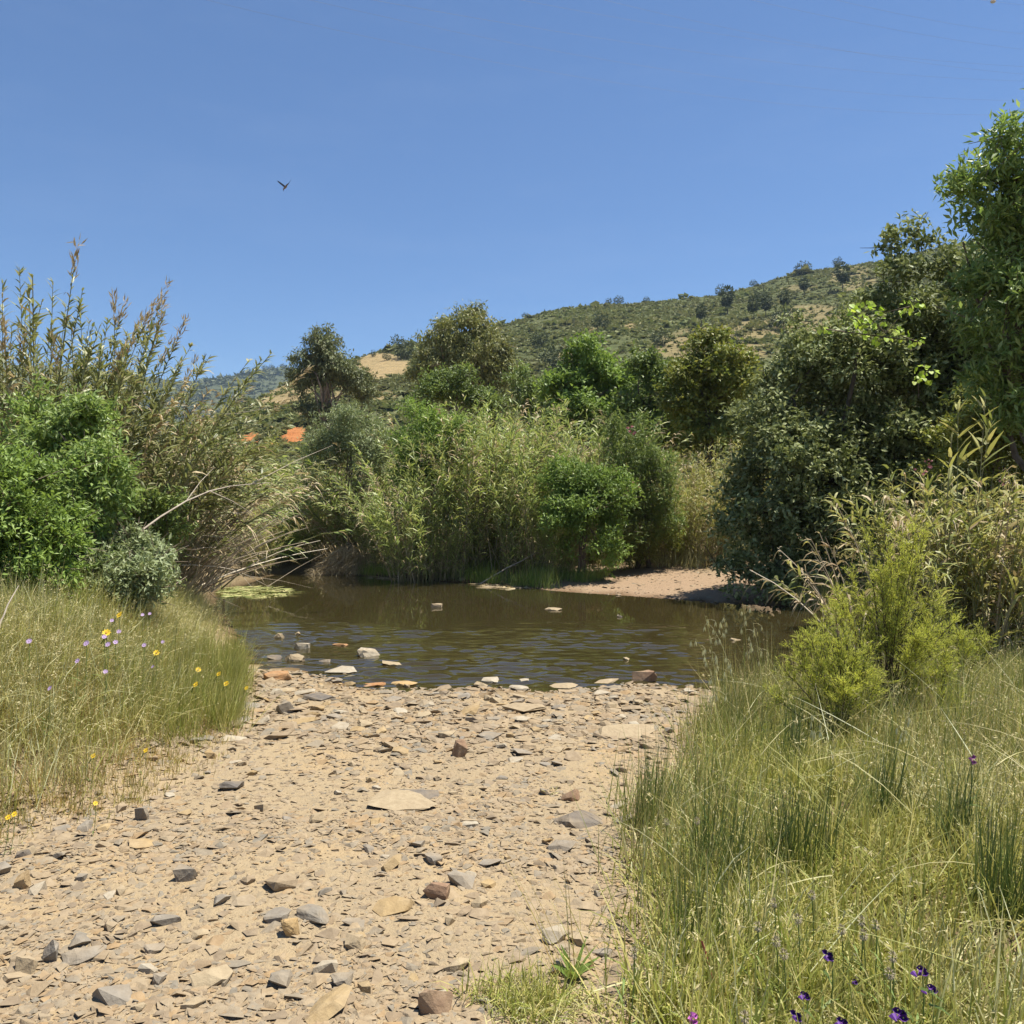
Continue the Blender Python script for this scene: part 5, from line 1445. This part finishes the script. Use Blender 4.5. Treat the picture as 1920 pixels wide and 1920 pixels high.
ribbon(G, B, unit(np.stack([-U(.05, .55, n), rng.normal(size=n) * .1, np.full(n, 1.0)], 1)), U(.35, .62, n), .004, 4, .3)
part('stalk', G, [L_BRN], root, p, kind='stuff', label='thin brown seed stalks leaning left')
p = hit(1075, 1850)
root = thing('broadleaf_plant', 'rosette of broad shiny green leaves at the edge of the stones', 'plant', p)
for k in range(10):
    G = Geo(); az = k * .63 + rng.normal() * .2
    ribbon(G, (p + np.array([0, 0, .0]))[None], unit(np.array([[math.cos(az) * .75, math.sin(az) * .75, .9]])), U(.13, .2, 1), .026, 4, .5)
    part('leaf', G, [L_BRIGHT], root, p)
p = hit(1345, 1905)
root = thing('red_stemmed_plant', 'plant with a bare crimson stem at the bottom edge of the grass', 'plant', p)
G = Geo(); t = np.linspace(0, 1, 5)[:, None]; st = np.array([-.05, 0, .24]) * t ** np.array([1.5, 1, 1]) + p
tubes(G, st[None], np.full((1, 5), .004), 5); part('stem', G, [plain('crimson_stem', (.28, .05, .06), .5)], root, p)
G = Geo(); tt = U(.3, 1, 9); leaves(G, p + np.array([-.05, 0, .24]) * tt[:, None], unit(rng.normal(size=(9, 3)) + np.array([0, 0, .5])), .05, .014); part('leaf', G, [L_GR], root, p, kind='stuff')

# ------------------------------------------------------------------ dead wood on the banks
def pole(name, label, a, b_, r, sag=.1, mat=None, cat='dead branch', forks=0):
    a = np.asarray(a, float); b_ = np.asarray(b_, float)
    root = thing(name, label, cat, a)
    t = np.linspace(0, 1, 8)[:, None]
    c = a * (1 - t) + b_ * t + np.sin(t * np.pi) * np.array([0, 0, sag])
    c[1:-1] += rng.normal(size=(6, 3)) * r * .6
    T = Geo(); tubes(T, c[None], (r * (1 - .65 * t[:, 0]))[None], 6); part('stem', T, [mat or STEM_D], root, a, smooth=True)
    for k in range(forks):
        i = rng.integers(3, 7); e = c[i] + (b_ - a) * rng.uniform(.15, .3) + rng.normal(size=3) * np.linalg.norm(b_ - a) * .1
        G = Geo(); tubes(G, np.array([[c[i], (c[i] + e) / 2 + [0, 0, .03], e]]), np.array([[r * .5, r * .35, r * .15]]), 4); part('twig', G, [mat or STEM_D], root, a)
DEADW = plain('dead_wood', (.38, .33, .26), .9, 6, (.26, .21, .16), .3)
pole('dead_branch', 'pale dead pole leaning from the water against the far bank canes', world_at(900, 1095, 21.8), world_at(1072, 1003, 22.6) , .022, .05, DEADW, forks=2)
pole('dead_branch', 'long bleached cane stalk slanting up from the left bank over the pool', world_at(185, 1050, 9.0), world_at(505, 905, 12.5), .014, .25, DEADW, forks=3)
pole('dead_branch', 'thin bare cane arching out in front of the distant hill', world_at(360, 770, 12.2), world_at(505, 762, 12.8), .007, -.08, DEADW, forks=2)
pole('dead_branch', 'broken grey stalk standing at the left edge of the flowery grass', world_at(-10, 1200, 5.6), world_at(35, 1098, 5.9), .008, .02, DEADW)
for i, (x0, y0, x1, y1) in enumerate([(330, 1000, 470, 960), (300, 1020, 440, 1010), (340, 1060, 480, 1085), (350, 1040, 520, 1110), (330, 990, 500, 935), (360, 1030, 500, 1045), (345, 1080, 420, 1140)]):
    pole('dead_branch', ['dead cane stalk in the sprawl over the pool, upper one', 'dead cane stalk lying level in the sprawl', 'dead cane stalk dipping toward the algae', 'longest dead cane stalk touching the water', 'highest dead cane stalk rising over the sprawl', 'dead cane stalk level with the far waterline', 'short dead stalk dipping into the pool by the left rushes'][i],
         world_at(x0, y0, 12.6 + .1 * i), world_at(x1, y1, 13.4 + .2 * i if y1 < 1100 else F * (CAMZ - WL) / (y1 - CY)), .009, .08, STEM_D, forks=2)
# dry root heap hanging over the far water
p = np.array([*on_water(632, 1076), WL]) + np.array([0, -.6, 0])
root = thing('root_heap', 'pale heap of dry grass and roots hanging into the far water', 'dry root heap', p)
G = Geo()
n = 2600; u = U(-1, 1, n); v = rng.random(n)
P = np.stack([p[0] + u * .75 + v * .45, p[1] + .5 - .5 * v * 0 + rng.normal(size=n) * .15 - .35 * (1 - v), p[2] + .05 + v * .85 * (1 - u ** 2 * .6)], 1)
ribbon(G, P, unit(np.stack([rng.normal(size=n) * .6 - .5, -np.abs(rng.normal(size=n)) * .5, -.4 + rng.normal(size=n) * .5], 1)), U(.15, .4, n), .012, 2, .7)
part('straw', G, [L_DEAD], root, p, kind='stuff')
# floating algae and reed litter
def mat_sheet(name, label, px0, px1, py0, py1, mat, n):
    G = Geo(); x = U(px0, px1, n); y = U(py0, py1, n)
    q = ((x - (px0 + px1) / 2) / (px1 - px0) * 2) ** 2 + ((y - (py0 + py1) / 2) / (py1 - py0) * 2) ** 2 < 1
    P = np.array([[*on_water(a, b), WL + .006] for a, b in zip(x[q], y[q])]); P[:, 2] += rng.random(len(P)) * .012
    a = U(0, 6.28, len(P))
    ribbon(G, P, unit(np.stack([np.cos(a), np.sin(a), np.full(len(P), .02)], 1)), U(.15, .5, len(P)), .03, 2, .02)
    tag(link(name, G.mesh(name, [mat])), label, kind='stuff')
mat_sheet('floating_algae', 'yellow green algae mat floating at the left end of the pool', 400, 545, 1100, 1122, leafmat('algae', [(.10, .125, .035), (.16, .17, .055), (.2, .19, .07), (.25, .22, .10)], .1, .05, .6), 700)
mat_sheet('reed_litter', 'pale dead reed litter along the far waterline', 900, 1045, 1088, 1104, L_DEAD, 420)
mat_sheet('reed_litter', 'pale reed litter under the cane clump at the far waterline', 690, 800, 1077, 1087, L_DEAD, 160)

# ------------------------------------------------------------------ bird
def build_bird():
    d = 60.0
    c = world_at(536, 352, d)
    k = d / F
    bm = bmesh.new()
    def pt(px, py, dy): return Vector(((px - 536) * k, dy, -(py - 352) * k))
    me = bpy.data.meshes.new('bird')
    G = Geo()
    # body: lofted rings from tail to head
    ax = [(528.6, 353.6, .25, .35), (531, 353.2, .1, 1.1), (534, 352.3, 0, 1.9), (537, 350.8, -.1, 2.0), (539, 349.2, -.2, 1.3), (540.5, 348.4, -.28, .9), (541.6, 348.0, -.33, .25)]
    P = np.array([[pt(a, b, e)[:] for a, b, e, _ in ax]]); r = np.array([[q * k for *_, q in ax]])
    tubes(G, P, r, 8, 1)
    # wings: thick swept blades, each a closed loft
    def wing(path, chord):
        pts = np.array([pt(a, b, e)[:] for a, b, e in path]); ch = np.array(chord) * k
        n = len(pts); V = []
        for i in range(n):
            f = np.array([.35, -.9, .1]); f = f / np.linalg.norm(f)
            up = np.array([.25, 0, .97])
            V += [pts[i] + f * ch[i] * .5, pts[i] + up * ch[i] * .10, pts[i] - f * ch[i] * .5, pts[i] - up * ch[i] * .10]
        Q = []
        for i in range(n - 1):
            for j in range(4): Q.append([4 * i + j, 4 * i + (j + 1) % 4, 4 * i + 4 + (j + 1) % 4, 4 * i + 4 + j])
        Q += [[0, 1, 2, 3], [4 * n - 4, 4 * n - 3, 4 * n - 2, 4 * n - 1]]
        G.add(V, Q, 0)
    wing([(535, 350.8, 0), (530.5, 347, .05), (525, 342.5, .1), (520, 338, .25), (517, 334.8, .4)], [8, 7.5, 6.5, 5, 1.2])
    wing([(537.5, 350.2, -.1), (541, 349.2, -.3), (545, 349, -.5), (549.5, 347.9, -.8), (553, 346.2, -1.0)], [8, 7.5, 6, 4.5, 1.0])
    # tail fan
    G.add([pt(531, 352.6, .1)[:], pt(527.5, 353.0, .55)[:], pt(528.4, 354.9, .5)[:], pt(531.5, 354.0, .15)[:]], [[0, 1, 2, 3]], 0)
    m = G.mesh('bird', [plain('feather_dark', (.02, .018, .02), .7), plain('feather_brown', (.20, .15, .10), .8)], smooth=False)
    tag(link('bird', m, None, c), 'dark bird of prey gliding with raised wings in the blue sky', 'bird')
build_bird()

# ------------------------------------------------------------------ power lines
WIRE = plain('wire_grey', (.12, .13, .15), .6)
lines = [((500, 15), (1920, 262), 18, 'power line, the most visible one crossing the middle of the upper right sky'), ((980, 5), (1920, 175), 8, 'power line, third down from the upper right corner'), ((1300, 10), (1920, 120), 6, 'power line, second down from the upper right corner'),
         ((170, 5), (1920, 235), 20, 'power line running just above the most visible one'), ((0, 130), (1920, 355), 30, 'power line, next to lowest of the faint ones'), ((0, 210), (1920, 405), 32, 'lowest of the faint power lines'), ((700, 175), (1760, 280), 8, 'short faint power line under the most visible one'), ((1810, 5), (1920, 18), 0, 'power line in the very corner carrying the white marker')]
for (x0, y0), (x1, y1), sag, lab in lines:
    a = np.array([900 + x0 / 1.882, y0 / 1.882]); b_ = np.array([900 + x1 / 1.882, y1 / 1.882])
    A = world_at(a[0], a[1], 78); B = world_at(b_[0], b_[1], 104)
    d = (B - A) / np.linalg.norm(B - A); ln = np.linalg.norm(B - A)
    s = np.linspace(-1.2, 2.4, 60)
    P = A + (B - A) * s[:, None]
    P[:, 2] -= sag / F * 90 * (1 - (2 * s - 1) ** 2) * .8
    G = Geo(); tubes(G, P[None], np.full((1, 60), .008), 5)
    tag(link('power_line', G.mesh('power_line', [WIRE])), lab, 'power line', 'power lines in the upper right sky')
bm = bmesh.new(); bmesh.ops.create_icosphere(bm, subdivisions=2, radius=.19)
me = bpy.data.meshes.new('wire_marker'); bm.to_mesh(me); bm.free(); me.materials.append(plain('marker_white', (.5, .46, .4), .5))
o = link('wire_marker', me, None, world_at(1862, 2.5, 78)); o.scale = (1.3, 1, .9)
tag(o, 'small whitish marker on the power line at the upper right corner', 'marker')

# ------------------------------------------------------------------ air
def build_haze():
    me = bpy.data.meshes.new('haze')
    x0, x1, y0, y1, z0, z1 = -3600, 3600, -800, 4800, -3.0, 330.0
    V = [(x, y, z) for z in (z0, z1) for y in (y0, y1) for x in (x0, x1)]
    me.from_pydata(V, [], [(0, 2, 3, 1), (4, 5, 7, 6), (0, 1, 5, 4), (2, 6, 7, 3), (0, 4, 6, 2), (1, 3, 7, 5)])
    m = bpy.data.materials.new('haze_air'); m.use_nodes = True
    nt = m.node_tree; nt.nodes.clear()
    o = nt.nodes.new('ShaderNodeOutputMaterial'); v = nt.nodes.new('ShaderNodeVolumePrincipled')
    v.inputs['Color'].default_value = (.55, .74, 1.0, 1); v.inputs['Density'].default_value = 1.25e-4; v.inputs['Anisotropy'].default_value = .2
    nt.links.new(v.outputs[0], o.inputs['Volume'])
    me.materials.append(m)
    tag(link('haze', me), 'thin summer haze', kind='stuff')
build_haze()
